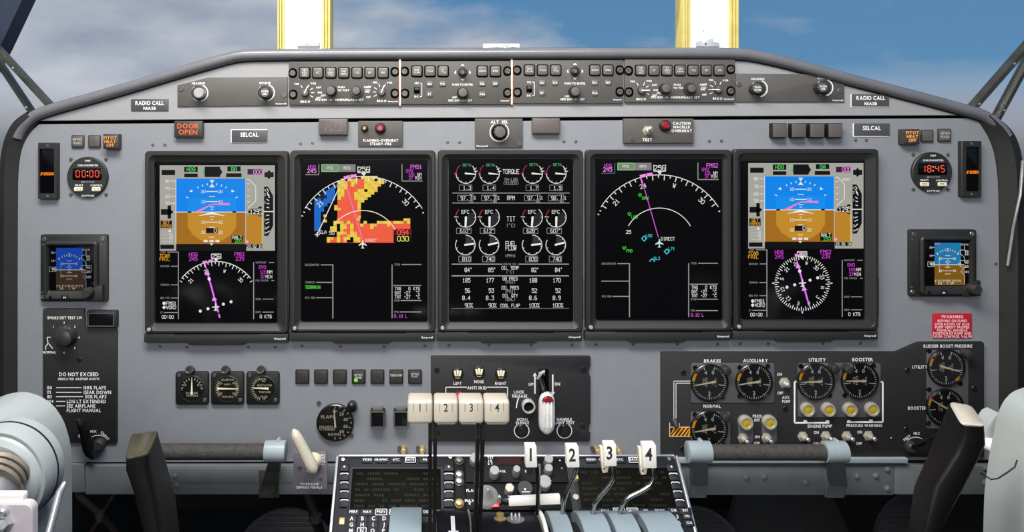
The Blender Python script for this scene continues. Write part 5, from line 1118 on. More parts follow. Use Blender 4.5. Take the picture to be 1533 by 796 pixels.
mb.text('LOCK', 777, 586.5, 4.2, h+.1, LT, xs=.9); mb.text('RELEASE', 778, 592.5, 4.2, h+.1, LT, xs=.88); mb.arc(815, 612, 42, -88, -67, 1.6, h+.1, LT)
mb.text('HORN', 782, 627.5, 4.2, h+.1, LT, xs=.88); mb.text('SILENCE', 782, 632.5, 4.2, h+.1, LT, xs=.85); mb.text('HANDLE', 845, 627.5, 4.2, h+.1, LT, xs=.9); mb.text('LIGHT TEST', 845, 632.5, 4.2, h+.1, LT, xs=.85)
for x in (781, 845): mb.arc(x, 644.5, 11, 35, 325, 1.1, h+.1, LT)
lettering(T, mb)
for x, y in ((654, 553.5), (873, 553), (654, 647), (872, 637)): screw(T, fr, x, y, h, 4, 1.6, 'screw_black')
for x, y in ((685, 557.5), (717, 555), (749.5, 557.5)):
    mb = MB(fr); mb.lathe(x, y, [(8.6, h), (8.6, h+3), (7, h+4)], 20); a = part('lamp_base', mb, 'black', T)
    for j in (-1, 0, 1):
        mb = MB(fr); mb.prism([(x+j*4.2-1.6, y-5+abs(j)), (x+j*4.2+1.6, y-5+abs(j)), (x+j*3+1.4, y+4), (x+j*3-1.4, y+4)], h+3.5, h+5.5, .5); part('lens_rib', mb, 'cream', a, 'pale gold lens rib')
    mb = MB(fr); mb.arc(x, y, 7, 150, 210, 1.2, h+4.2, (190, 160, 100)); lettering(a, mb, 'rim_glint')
plate(T, fr, RR(807.5, 552, 821.5, 592, 1, 2), h-1, h+.2, 'hole', .1, 'lever_slot')
for x in (781, 845):
    knob(T, fr, x, 644.5, h, 8.5, 2, 'black_gloss', name='push_button_ring', top=.95); knob(T, fr, x, 644.5, h+1, 6.5, 3, 'black', name='push_button')
mb = MB(fr); o, i = circ(790.5, 606, 10, 28), circ(790.5, 606, 7.6, 28); mb.rings([(o, h), (o, h+9), (inset(o, .8), h+10), (i, h+10), (i, h+5)]); part('lock_release_ring', mb, 'bright_ring', T, 'bright ring')
mb = MB(fr); mb.lathe(790.5, 606, [(7.8, h), (7.8, h+6)], 24); part('lock_release_button', mb, 'black_gloss', T)
plate(T, fr, [(682, 587), (690, 586), (695, 590), (695, 604), (682, 604)], h, h+8, 'red_plastic', 1, 'red_guard')
# gear handle: its own thing, moves in the slot
g = F(45); T = thing('gear_lever', 'white wheel-shaped landing gear handle with a red top lens', 'handle', g.pt(820, 640, 5))
secs = []; mb = MB()
for i in range(25):
    a = math.pi*i/24; w = 12.6*max(.12, (1-abs(math.cos(a))**5))**.5
    y = 622-31*math.cos(a); secs.append([g.pt(820.5+w*math.cos(t)*1.0, y, 33+11*math.sin(t)*(.4+.6*math.sin(a))) for t in [2*math.pi*k/16 for k in range(16)]])
mb.loft(secs); part('handle_wheel', mb, 'translucent_white', T, ang=80)
for x in (815, 820.5, 826):
    mb = MB(); mb.tube([g.pt(x, 602, 43.6), g.pt(x, 622, 45.2), g.pt(x, 640, 43.4)], .0009, 8); part('wheel_rib', mb, 'white_plastic', T)
mb = MB(g); mb.prism([(812, 601), (815, 596), (821, 593.5), (827, 596), (829.5, 601), (824, 603.5), (817, 603)], 36, 44.5, 1.2); part('red_lens', mb, 'red_lamp', T)
mb = MB(); mb.tube([g.pt(815, 566, 6), g.pt(812, 570, 16), g.pt(813, 580, 24), g.pt(818, 596, 30)], [.003, .0045, .0045, .004], 10); part('handle_shaft', mb, 'black_gloss', T)
mb = MB(); mb.tube([g.pt(811, 580, 20), g.pt(809, 574, 22), g.pt(812, 567, 22), g.pt(818, 564, 20), g.pt(819, 570, 18)], [.0015, .0026, .0032, .0028, .001], 10); part('link_hook', mb, 'grey_knob', T, 'pale metal link')

# ================================================================ hydraulic panel
h = 5; fr = F(h); T = thing('hydraulic_panel', 'wide black hydraulic pressure panel with gauges and toggle switches', 'panel', fr.pt(1230, 683, 0)); HP = T
plate(T, fr, [(990, 528), (991, 527), (1341, 526.5), (1346, 525), (1372, 513.5), (1378, 512), (1471, 511.5), (1473.5, 514), (1473.5, 684), (991, 684.5), (990, 683)], 0, h, 'black_panel', .8)
mb = MB(fr); H = h+.1
for t, x, y in (('BRAKES', 1066.5, 539.8), ('AUXILIARY', 1131, 539.5), ('UTILITY', 1223.5, 538.5), ('BOOSTER', 1291.5, 538)): mb.text(t, x, y, 5, H, LT, xs=.9)
mb.text('NORMAL', 1066, 607.5, 4.6, H, LT, xs=.88)
for t, x, y in (('ON', 1167, 560), ('OFF', 1168, 588), ('AUX', 1176.5, 594.5), ('PUMP', 1177, 600.5), ('PRESS', 1133.5, 622.5), ('OFF', 1133.2, 628.5), ('ON', 1133.5, 653.5), ('OFF', 1133, 663), ('ON', 1222, 647), ('OFF', 1221.5, 664), ('ON', 1287, 646.5), ('OFF', 1286, 663.5)): mb.text(t, x, y, 4.1, H, LT, xs=.8)
mb.text('ENGINE PUMP', 1227.5, 637.5, 4.4, H, LT, xs=.88); mb.text('PRESSURE WARNING', 1294, 636.5, 4.2, H, LT, xs=.85)
mb.pl([(1034, 570.2), (1008.8, 570.2), (1008.8, 628)], .9, H, LT); mb.pl([(1034, 573.3), (1012, 573.3), (1012, 628)], .9, H, LT)
mb.pl([(1194.5, 571), (1189.5, 571), (1189.5, 632.5), (1241.5, 632.5)], 2.4, H, (242, 242, 240)); mb.pl([(1317, 571.5), (1321.5, 571.5), (1321.5, 631.5), (1268, 631.5)], 2.4, H, (242, 242, 240))
for x, y in ((1205.5, 630), (1239, 630), (1271, 630), (1304, 629)): mb.rect(x-2.6, y-1.4, x+2.6, y+2, H+.05, (242, 242, 240))
# hazard stripe block
mb.rect(1002, 638.5, 1034, 653.5, H, (235, 200, 140)); mb.rect(1003, 639.5, 1034, 652.5, H+.1, (40, 26, 16)); mb.pl([(1002.5, 639), (1002.5, 632.5)], .9, H, LT); mb.pl([(1017, 639), (1017, 632.5)], .9, H, LT)
for k in range(6):
    x = 1003+k*6; mb.flat([(max(1003, x-4), 652.5), (max(1003, x-1), 652.5), (min(1034, x+9), 639.5), (min(1034, x+5.6), 639.5)], H+.2, (232, 158, 52))
mb.text('RUDDER BOOST PRESSURE', 1419, 517.8, 4.6, H, LT, xs=.83); mb.text('UTILITY', 1377, 549, 4.6, H, LT, xs=.88); mb.text('BOOSTER', 1373, 610.5, 4.6, H, LT, xs=.88)
mb.arc(1371, 671, 17, -45, 40, 1, H, LT); mb.text('FEET', 1358, 655.5, 4.2, H, LT, xs=.9, rot=-35); mb.text('MIX', 1372.5, 648.5, 4, H, LT, xs=.9); mb.disc(1334, 655, 1, H, LT, 8)
lettering(T, mb)
for x, y in ((1023, 557), (1021.5, 671), (1175.5, 611), (1358, 554), (1356, 642), (1458, 581)): screw(T, fr, x, y, h, 4.2, 1.8, 'screw_black')
mb = MB(); mb.tube([fr.pt(1010, 628, h), fr.pt(1010, 633, h+5), fr.pt(1011, 637, h+7), fr.pt(1011, 638.5, h+7.5)], [.005, .0046, .003, .001], 10); part('valve_pin', mb, 'dark_knob', T)
for P in (RR(1034.5, 543, 1159, 602.5, 3, 2), RR(1034, 616, 1093, 680, 3, 2), RR(1194, 543, 1318, 624, 4, 2), RR(1387, 524, 1449, 641, 3, 2)): plate(T, fr, P, h-1, h+1.2, 'gauge_plate', .5, 'gauge_plate', 'grey recessed gauge plate')
def cylamp(x, y, r, mat='lamp_shell', l=9):
    mb = MB(F(h)); mb.lathe(x-5, y-4, [(r-.5, h), (r-.5, h+2)], 24); b = part('lamp_nut', mb, 'steel', T)
    g = F(h+l); mb = MB(g); o = lambda q: circ(x, y, q, 28); mb.rings([(o(r), h), (o(r), h+l-2), (o(r-1), h+l), (o(r*.68), h+l), (o(r*.6), h+l-1.5)]); part('lamp_shell', mb, mat, b)
    mb = MB(g); mb.lathe(x, y, [(r*.62, h+l-4), (r*.62, h+l-1.4), (r*.3, h+l-.6)], 20); part('lens', mb, 'yellow_lens', b, 'yellow lens')
for x, y in ((1211, 614.5), (1242.5, 614.5), (1275, 614.5), (1308, 614)): cylamp(x, y, 10.2)
for x, y in ((1118.5, 634), (1154, 633.5)):
    plate(T, fr, RR(x-13.5, y-12, x+9, y+32, 9, 5), h-.5, h+1, 'gauge_plate', .4, 'switch_plate'); cylamp(x, y, 10.4); toggle(T, F(h+3), x-5.5, y+22, h, 1.5, 1, 8)
toggle(T, F(h+3), 1175.5, 573.5, h, -1.5, -1, 8.5, 'silver')
for x, y in ((1205, 653.5), (1239.5, 653), (1271, 653), (1303.5, 652.5)): toggle(T, F(h+3), x-2, y+.5, h, 1.5, -.5, 8)
def hyd(cx, cy, ang, label, group='hydraulic pressure gauges', face='dial_black', lamp=(22, -21), sc=((-21, -22), (20, 22)), extra=False, green=True):
    h = 6; fr = F(h+3); r = 26.2; T = thing('pressure_gauge', label, 'gauge', fr.pt(cx, cy+r, h), group)
    mb = MB(fr); mb.lathe(cx, cy, [(r+2, h), (r+2, h+3), (r+.8, h+4), (r, h+2)], 48, cap1=False); part('bezel_ring', mb, 'black_gloss', T)
    mb = MB(fr); mb.lathe(cx, cy, [(r, h), (r, h+1.4)], 40); part('dial_face', mb, face, T)
    mb = MB(fr); H = h+1.6; k = (214, 212, 204)
    for i in range(41):
        a = 20+i*8; mb.tick(cx, cy, a, r-(6.5 if i % 10 == 0 else 4.2 if i % 5 == 0 else 3.6), r-1, .9 if i % 5 else 1.3, H, k)
    for a, t in ((20, '0'), (180, '2'), (340, '4')): mb.text(t, cx+16*math.sin(R(a)), cy-16*math.cos(R(a)), 5.6, H, k, rot=0 if t != '2' else 0)
    mb.tick(cx, cy, 102, 14, 20, 1, H, k); mb.tick(cx, cy, 258, 14, 20, 1, H, k)
    mb.text('HYD', cx-8.5, cy-1, 3.4, H, (190, 180, 140), rot=-90); mb.text('PRESS', cx-4.4, cy-1, 3.4, H, (190, 180, 140), rot=-90); mb.text('PSI', cx+5.5, cy, 3, H, (180, 172, 140), rot=-90); mb.text('X 1000', cx+9.2, cy, 2.8, H, (180, 172, 140), rot=-90)
    mb.arc(cx, cy, r-2.2, 276, 302, 4.2, H+.1, (240, 178, 40)); mb.tick(cx, cy, 306, r-5, r, 2.6, H+.1, (205, 40, 40))
    if green: mb.arc(cx, cy, r-1.2, 236, 274, 1.6, H+.1, (58, 92, 62))
    if extra: mb.arc(cx, cy, r-2.2, 128, 142, 4, H+.1, (240, 178, 40))
    lettering(T, mb); needle(T, fr, cx-9.5*math.sin(R(ang)), cy+9.5*math.cos(R(ang)), ang, 0, 31, 1.7, h+2)
    mb = MB(fr); mb.lathe(cx, cy, [(r, h+2.8), (r, h+2.9)], 36); part('glass', mb, 'dial_glass', T)
    for x, y in sc: screw(T, fr, cx+x, cy+y, h, 3.7, 1.8, 'black_gloss')
    if lamp: lamp_post(T, fr, cx+lamp[0], cy+lamp[1], h, 6.4, 14, 'dark_knob')
hyd(1062.5, 573, 259, 'black BRAKES pressure gauge beside the white bracket line', face='dial_glare_grey')
hyd(1129.5, 572.5, 262, 'black AUXILIARY pressure gauge next to the brakes gauge', sc=((-21, -22), (21, -24), (-21, 21)), lamp=None)
hyd(1062, 643, 260, 'black NORMAL brake pressure gauge beside the hazard stripe block')
hyd(1222, 571.5, 268, 'UTILITY gauge greyed by painted glass reflection above the engine pump yellow lamps', face='dial_glare_grey', sc=((-22, -23), (21, -20), (21, 21)), lamp=(24, -22))
hyd(1288, 570.5, 270, 'black BOOSTER gauge above the pressure warning yellow lamps', lamp=(-22, -20), sc=((21, -23), (-22, 22)))
hyd(1417.5, 550.5, 106, 'rudder boost UTILITY gauge greyed by painted glass reflection under the red placard', face='dial_glare_grey', sc=((-25, -25), (22, 24), (-25, 33)), lamp=(27, -22), extra=True)
hyd(1415.5, 610, 300, 'black rudder boost BOOSTER gauge half hidden by the yoke horn', sc=((-24, 24),), lamp=None)
vent_lever([(1398, 644, 26), (1390, 650, 28), (1382, 658, 26), (1376, 666, 20), (1372, 672, 14)], [3, 6, 7.5, 7.5, 4], 'small black vent lever with FEET MIX marks at the hydraulic panel corner', (1372, 674))
# ================================================================ brake handle and placard
fr = F(70); T = thing('brake_placard', 'violet-grey metal plate with brake lettering under the ivory handle', 'placard', fr.pt(462, 736, 40))
plate(T, fr, RR(438, 679, 489, 736, 4, 3), 60, 64, 'violet_plate', .8)
mb = MB(fr)
for t, x, y in (('BRAKE', 478, 683.5), ('PRESS', 479, 688), ('PEDAL', 479, 692.2), ('PULL', 479, 696.3), ('TO RELEASE', 462, 727, ), ('DEPRESS PEDALS', 462, 732)): mb.text(t, x, y, 3.4, 64.1, LT, xs=.95)
lettering(T, mb); screw(T, fr, 447.5, 702.5, 64, 3, 1.4); screw(T, fr, 479.5, 719, 64, 2.4, 1)
mb = MB(); mb.tube([fr.pt(463, 712, 60), fr.pt(463, 716, 20), fr.pt(463, 716, 0)], .011, 14); part('mount_stem', mb, 'grime_grey', T)
g = F(105); T = thing('parking_brake', 'slanted ivory parking brake handle', 'handle', g.pt(466, 712, 64))
mb = MB(g); mb.lathe(462.5, 708, [(13, 64), (13, 70), (9, 76), (7, 90)], 20); part('collar', mb, 'cream', T)
secs = []; A, B = (437, 646), (471, 713); t = (Vector((B[0]-A[0], B[1]-A[1])).normalized()); n = Vector((-t.y, t.x)); mb = MB()
for i in range(13):
    u = i/12; c = Vector(A).lerp(Vector(B), u); w = 9.6*math.sqrt(max(.05, 1-(2*u-1)**6))*(.82+.22*u)
    secs.append([g.pt(c.x+n.x*w*math.cos(q), c.y+n.y*w*math.cos(q), 96+8*math.sin(q)*w/9.6) for q in [2*math.pi*k/16 for k in range(16)]])
mb.loft(secs); part('grip', mb, 'ivory', T, ang=80)
# ================================================================ centre pedestal
def R4(x0, y0, x1, y1, h=0):
    xm, ym = (x0+x1)/2, (y0+y1)/2
    return uv(x0, ym, h)[0], uv(xm, y0, h)[1], uv(x1, ym, h)[0], uv(xm, y1, h)[1]
uL, uR = uv(507, 690)[0], uv(1011, 690)[0]
T = thing('centre_pedestal', 'dark sloping centre pedestal between the pilots', 'pedestal', (PED.pt(0, 0, 0).x, PED.pt(0, 120, 0).y, 0)); PDT = T
mb = MB(PED); mb.prism(RR(uL-3, 1, uR+3, 260, 1, 1), -60, -2, 1, base=True); part('pedestal_top', mb, 'navy_panel', T)
a, b = PED.pt(uL, 0, -60), PED.pt(uR, 260, -60); mb = MB(); mb.box((a.x+.01, b.y, 0), (b.x-.01, a.y-.02, b.z)); part('pedestal_base', mb, 'black', T)
for u in (uL-4, uR+1): 
    mb = MB(PED); mb.prism(RR(u, -1, u+4, 260, 1, 1), -30, 4, 1, base=True); part('edge_rail', mb, 'silver', T, 'bright metal edge rail')
mb = MB(PED); mb.prism(RR(uL, -3, uR, 0, .5, 1), -30, 3, .5, base=True); part('top_rail', mb, 'silver', T)
for x, y, lab in ((604, 676.5, ''), (632, 676.5, ''), (896, 677, ''), (928, 677, '')):
    mb = MB(F(16)); mb.lathe(x, y, [(4.2, 0), (4.2, 14), (2.8, 15), (2.8, 18)], 14); part('stud', mb, 'brass', T, 'brass stud')
    mb = MB(F(16)); mb.prism(RR(x-9, y-2.5, x-4, y+.5, .5, 1), 0, 14, .3); part('stud_clip', mb, 'grime_grey', T)
# ---- two flight management keypads
WH = (225, 226, 228)
def cdu(left, label):
    T = thing('keypad_unit', label, 'keypad', PED.pt(*uv(590 if left else 940, 760), -2), 'two flight management keypads on the pedestal')
    o = R4(508, 687, 681, 850) if left else R4(846, 687, 1010, 850)
    o = (uL+.5 if left else uv(852, 730)[0], uv(590, 687)[1], uv(680, 730)[0] if left else uR-.5, 180)
    mb = MB(PED); mb.prism(RR(*o, 1.5, 2), -2, 3, .8); part('case', mb, 'cdu_grey', T)
    if left: s = (uv(526, 735)[0], uv(590, 704)[1], uv(660, 735)[0], uv(590, 764)[1])
    else: s = (uv(866, 735)[0], uv(940, 702)[1], uv(1006, 735)[0], uv(940, 763)[1])
    mb = MB(PED); P = RR(s[0]-4, s[1]-3, s[2]+4, s[3]+1, 2, 2); Q = RR(*s, 1, 2); mb.rings([(P, 3), (P, 4.5), (Q, 4.5), (Q, 3.2)]); part('screen_bezel', mb, 'cdu_grey', T)
    mb = MB(PED); mb.prism(RR(*s, 1, 2), 2, 3.4, .1); part('screen', mb, 'lcd_green', T, 'dim green screen')
    mb = MB(PED); rnd = random.Random(3 if left else 4)
    for r in range(7):
        v = s[1]+(r+.8)*(s[3]-s[1])/7.4; u = s[0]+6
        while u < s[2]-8:
            n = rnd.randint(2, 7)
            if rnd.random() < .72:
                for q in range(n):
                    if u+q*3.6 < s[2]-6: mb.rect(u+q*3.6, v-1.7, u+q*3.6+2.3, v+1.7, 3.5, rnd.choice(((23, 27, 12), (26, 29, 13), (29, 24, 13))))
            u += n*3.6+5
    lettering(T, mb, 'faint_text_rows', 'print')
    # line select keys
    cols = ((508.5, 524), (663.5, 680)) if left else ((1006, 1023),)
    for ci, (xa, xb) in enumerate(cols):
        for k in range(5):
            y = 697+k*13.2; ua, ub = uv(xa, y)[0], uv(xb, y)[0]
            if not left: ua, ub = uR-17, uR-2
            v = uv(590, y)[1]; w = ub-ua
            q = plate(T, PED, RR(ua+1, v, ub-1, v+10.5, 1, 2), 3, 6, 'cdu_grey', .8, 'line_key'); mb = MB(PED)
            if k: mb.line(ua+3, v+.8, ub-3, v+.8, 1.1, 6.1, WH); mb.line(ua+1.6, v+2.6, ua+3, v+.8, 1.1, 6.1, WH); mb.line(ub-1.6, v+2.6, ub-3, v+.8, 1.1, 6.1, WH)
            else: mb.disc((ua+ub)/2, v+4, 1.5, 6.1, WH, 8)
            lettering(q, mb, 'key_mark')
    def key(px, py, t, w, hh, box=False, cap=4.2):
        u, v = uv(px, py); q = plate(T, PED, CR(u, v, w, hh, .8, 2), 3, 5.2, 'cdu_grey', .7, 'key'); mb = MB(PED); mb.text(t, u, v-.5, cap, 5.3, WH, xs=.95)
        if box: mb.frame(u-w/2+.8, v-hh/2+.6, u+w/2-.8, v+hh/2-.6, 1, 5.3, WH)
        lettering(q, mb)
    if left: tops = ((550, 'VIDEO'), (571, 'GRAPHIC'), (593, 'ATC'), (614.5, 'BACK'), (636, 'FN'))
    else: tops = ((884, 'VIDEO'), (906, 'GRAPHIC'), (927, 'ATC'), (948, 'BACK'), (971, 'FN'))
    for x, t in tops: key(x, 690.5, t, 16, 8.5, t == 'BACK', 3.2)
    if left:
        for x, t, b in ((529.5, 'PERF', 0), (550, 'NAV', 0), (571, 'PREV', 1), (592, 'NEXT', 1), (613, 'FPL', 0), (634, 'PROG', 0), (655, 'DIR', 0)): key(x, 768.5, t, 17, 9, b, 3.6)
        for r, row in enumerate(('ABCDEF', 'GHIJKL', 'MNOPQR')):
            for c, ch in enumerate(row): key(526.8-r*.6+c*16.2, 778.5+r*9.2, ch, 13.5, 9.4, ch == 'N', 5.2)
        u, v = uv(512, 781); plate(T, PED, CR(u, v, 7, 9, .5, 1), 3, 3.6, 'brass', .2, 'light_window')
    else:
        for x, t, b in ((905, 'NAV', 0), (926, 'PREV', 1), (946, 'NEXT', 1), (966.5, 'FPL', 0), (987, 'PROG', 0), (1008, 'DIR', 0), (1025, 'INT', 0)): key(x, 767 if x < 1000 else 766.5, t, 17, 9, b, 3.4)
        for x, y, t in ((1013, 776, '3'), (1016, 785, '6'), (1019, 795, '9'), (1028, 775, 'DEL'), (1031, 785, 'CLR')): key(x, y, t, 11 if len(t) == 1 else 13, 8.5, False, 5 if len(t) == 1 else 3)
    for x, y in (((514, 689.5), (674, 686)) if left else ((1001, 688.5),)): screw(T, PED, *uv(x, y), 3, 3, 1.6, 'screw_light')
cdu(True, 'dark keypad unit with dim screen and lettered keys beside the brake placard')
cdu(False, 'dark keypad unit with dim screen behind levers three and four')
# ---- radio panels in the middle
def cpanel(label, x0, y0, x1, y1, name='radio_panel', h=2, mat='pedestal_black'):
    T = thing(name, label, 'control panel', PED.pt(*uv((x0+x1)/2, y1), 0)); mb = MB(PED); mb.prism(RR(*R4(x0, y0, x1, y1), 1, 2), -2, h, .6); part('plate', mb, mat, T); return T
def pknob(T, px, py, r, hh, mat='grey_knob', fl=0, h0=2, name='knob', top=.86):
    u, v = uv(px, py, h0+hh*.5); return knob(T, PED, u, v, h0, r, hh, mat, fl, name=name, top=top)
T = cpanel('black radio panel with pale knobs and small dark red readout', 697, 687, 862, 722.5)
for x, y, r, hh in ((711, 688, 8, 14), (740, 707, 7.2, 16), (773, 705.5, 5.4, 18), (821, 703, 6.3, 14), (821, 690, 6.6, 16)): pknob(T, x, y, r, hh, 'grey_knob', 0)
u = R4(745, 686, 780, 697); mb = MB(PED); mb.prism(RR(*u, .6, 1), 2, 3, .2); part('readout', mb, 'black_gloss', T); mb = MB(PED); mb.rect(*u[:2], *u[2:], 3.1, (44, 12, 14)); lettering(T, mb, 'readout_face')
mb = MB(PED)
for t, x, y in (('TST', 734, 686), ('1 R', 734, 690.5), ('2 T', 734, 695), ('VOL', 752, 706), ('SQ', 789, 706)): mb.text(t, *uv(x, y), 3.4, 2.2, WH)
mb.disc(*uv(838, 690), 1.2, 2.2, WH, 8); lettering(T, mb)
for x, y in ((791, 690), (841, 702)): screw(T, PED, *uv(x, y), 2, 2, 1)
T = cpanel('black flap and trim panel with cone-shaped pale knob on the pedestal', 697, 724, 862, 764, 'trim_control_unit')
pknob(T, 815, 723, 9.5, 14, 'grey_knob', 12); pknob(T, 762.5, 733, 6.4, 16, 'ivory', 6); pknob(T, 786, 732, 12, 7, 'black'); 
u, v = uv(729, 745); mb = MB(PED); mb.lathe(u, v, [(17, 2), (16, 5), (12, 9), (6, 14), (2.5, 26), (1.5, 27)], 24); part('cone_knob', mb, 'grey_knob', T)
pknob(T, 747.5, 749, 5.5, 3, 'black'); mb = MB(PED)
for t, x, y in (('FLAP', 705, 735), ('T', 711, 739), ('MAX', 703, 750), ('8', 703, 754), ('A', 747.5, 745)): mb.text(t, *uv(x, y), 3.8, 5.3 if t == 'A' else 2.2, WH)
mb.line(uv(780, 736)[0], uv(780, 736, 9)[1], uv(792, 736)[0], uv(792, 736, 9)[1], 1, 9.3, WH); mb.disc(*uv(786, 732, 9), 1.6, 9.3, WH, 8); mb.text('BATTERY', *uv(822, 741), 2.6, 2.2, WH); lettering(T, mb)
u, v = uv(741, 758); mb = MB(PED); mb.prism(CR(u, v, 12, 7, 1, 2), 2, 6, .8); part('red_tab', mb, 'red_plastic', T, 'red metal tab')
T = cpanel('narrow dark jack strip with four round silver connectors', 680.5, 685, 696, 764, 'jack_strip')
for x, y, m in ((687.5, 691, 'screw_dark'), (687.5, 712, 'screw_light'), (687.5, 722, 'screw_light'), (687.5, 755, 'brass')):
    u, v = uv(x, y); mb = MB(PED); mb.lathe(u, v, [(6.5, 2), (6.5, 4), (5, 5), (4.6, 8), (3, 8.6)], 18); part('connector', mb, m, T)
T = cpanel('narrow dark jack strip with brass connectors beside lever two', 852.5, 700, 865.5, 762, 'jack_strip')
for x, y, m in ((860.5, 717, 'brass'), (861, 747, 'screw_light')):
    u, v = uv(x, y); mb = MB(PED); mb.lathe(u, v, [(5.5, 2), (5.5, 4), (4.5, 5), (4, 8)], 16); part('connector', mb, m, T)
# ---- flap lever: cream bar
T = thing('flap_lever', 'horizontal cream flap lever bar with a black end cap', 'lever', at(800, 760, -.115))
g = F(115); mb = MB(g); mb.prism([(761.5, 747.5), (839, 743.5), (839.5, 755), (762, 758)], 104, 115, 1.5, base=True); part('bar', mb, 'white_plastic', T)
mb = MB(); mb.tube([g.pt(764, 752.5, 108), g.pt(757, 753, 108), g.pt(751, 753.5, 107)], [.0052, .0054, .003], 12); part('end_cap', mb, 'black', T)
mb = MB(); mb.tube([g.pt(800, 752, 104), g.pt(800, 775, 80)], .004, 10); part('stem', mb, 'steel', T)
# ================================================================ lever quadrant
Yc, Rd = -.160, .11; zs = at(800, 765, Yc+Rd*.44).z; zc = zs-Rd*.9
def dstrip(name, x0, x1, mat, par, R0=Rd, thick=.006, a0=-50, a1=105, label=None):
    """part of the drum: a curved strip between two picture columns at its crest"""
    X0, X1 = at(x0, 765, Yc+Rd*.44).x, at(x1, 765, Yc+Rd*.44).x; n = 22; mb = MB(); secs = []
    for i in range(n+1):
        a = R(a0+(a1-a0)*i/n); o = Vector((0, Yc-R0*math.sin(a), zc+R0*math.cos(a))); q = Vector((0, Yc-(R0-thick)*math.sin(a), zc+(R0-thick)*math.cos(a)))
        e = .0012
        secs.append([Vector((X0, q.y, q.z)), Vector((X0, o.y, o.z-0)), Vector((X0+e, Yc-(R0+e)*math.sin(a), zc+(R0+e)*math.cos(a))), Vector((X1-e, Yc-(R0+e)*math.sin(a), zc+(R0+e)*math.cos(a))), Vector((X1, o.y, o.z)), Vector((X1, q.y, q.z))])
    mb.loft(secs); return part(name, mb, mat, par, label, ang=40)
T = thing('lever_quadrant', 'rounded lever quadrant with pale blue curved cover strips', 'quadrant', Vector((at(800, 765, Yc).x, Yc, zc-.1)))
dstrip('inner_drum', 581, 998, 'black', T, Rd-.014, .02)
for x0, x1 in ((816, 843.5), (858.5, 897), (903.5, 938.5), (948.5, 998)): dstrip('cover_strip', x0, x1, 'drum_blue', T, Rd, .02, label='pale blue curved cover strip')
dstrip('cover_strip', 586, 632, 'drum_blue', T, Rd+.004, .02, label='pale blue curved cover strip')
dstrip('arrow_drum', 653, 699, 'navy_panel', T, Rd, .012, label='dark drum with white arrow')
for x in (650.5, 699.5): dstrip('rim_strip', x, x+2.6, 'silver', T, Rd+.002, .014)
dstrip('gate_strip', 803, 809, 'white_plastic', T, Rd+.001, .014, label='pale edge strip')
dstrip('flight_drum', 703, 801, 'navy_panel', T, Rd-.004, .012)
def on_drum(x, a, Rr, y=0): return Vector((at(x, 765, Yc+Rd*.44).x, Yc-Rr*math.sin(R(a)), zc+Rr*math.cos(R(a))))
def drum_fr(x, a, Rr):
    t = R(a); return Fr(on_drum(x, a, Rr), (.001, 0, 0), (0, -.001*math.cos(t), -.001*math.sin(t)), (0, -.001*math.sin(t), .001*math.cos(t)))
g = drum_fr(676, 10, Rd); mb = MB(g); mb.rect(-2.6, -24, 2.6, 4, 2, (240, 240, 238)); mb.flat([(-7, 4), (7, 4), (0, 16)], 2, (240, 240, 238)); lettering(T, mb, 'arrow')
for i, (a, t) in enumerate(((-30, 'EMERGENCY'), (-24, 'REVERSE'))): mb = MB(drum_fr(676, a, Rd+.0015)); mb.text(t, 0, 0, 4.4, .2, (165, 170, 185), xs=.95); lettering(T, mb)
mb = MB(drum_fr(736, 13, Rd-.0035)); mb.text('FLIGHT', 0, 0, 5, .6, (215, 215, 220)); lettering(T, mb)
g = drum_fr(745, -7, Rd-.004); mb = MB(g); mb.lathe(0, 0, [(8, 0), (8, 2), (5.5, 3), (5, 8), (3, 9)], 18); part('gold_knob', mb, 'brass', T)
g = drum_fr(767, -6, Rd-.004); mb = MB(g); mb.lathe(0, 0, [(12, 0), (12, 1.5), (8, 2.5)], 22); q = part('switch_guard', mb, 'steel', T)
for j in range(3): mb = MB(g); mb.lathe(-5+j*5, 1-abs(j-1)*2, [(1.8, 2), (1.6, 8), (1, 9)], 10); part('prong', mb, 'silver', q)
# ---- power levers: ivory knobs on dark stalks
KY = 250
for n, (x0, x1, sx, lab) in enumerate(((610, 647.5, 644, 'ivory power lever knob numbered one'), (649.5, 685.5, 651.5, 'ivory power lever knob numbered two'), (687, 724, 716, 'ivory power lever knob numbered three'), (725.5, 763, 723.5, 'ivory power lever knob numbered four'))):
    g = F(KY); T = thing('power_lever', lab, 'lever', g.pt(sx, 820, KY-60), 'four power levers with ivory knobs')
    secs = []; mb = MB(); N = 24
    for i, (u, s) in enumerate(((0, .84), (.03, .94), (.09, 1), (.5, 1.0), (.91, 1), (.97, .94), (1, .84))):
        x = x0+(x1-x0)*u; P = []
        for (dx, dy) in RR(-21*s, -17.5*s, 21*s, 17.5*s, 5*s, 5): P.append(g.pt(x, 617.5+dy, KY-16+dx*.75))
        secs.append(P)
    mb.loft(secs); part('knob', mb, 'ivory', T, ang=50)
    # digit and two grooves on the upper front of the knob
    cx = (x0+x1)/2; mb = MB(g); mb.text('1234'[n], cx, 609.5, 12, KY+.1, (60, 58, 54), xs=.8, bold=False)
    for q in (-9.5, 9.5): mb.line(cx+q, 603.5, cx+q, 615.5, 1.0, KY+.1, (150, 138, 116))
    lettering(T, mb)
    mb = MB(); w = 2.8
    S = [(636, KY-14), (660, KY-14), (700, KY-22), (760, KY-40), (840, KY-70)]
    mb.loft([[g.pt(sx-w, y, hh+8), g.pt(sx+w, y, hh+8), g.pt(sx+w, y, hh-8), g.pt(sx-w, y, hh-8)] for y, hh in S]); part('stalk', mb, 'stalk_dark', T, smooth=False)
    mb = MB(g); mb.prism(RR(x0+4, 634.5, x1-4, 638, 1, 2), KY-28, KY-6, .6, base=True); part('knob_base', mb, 'cream', T)
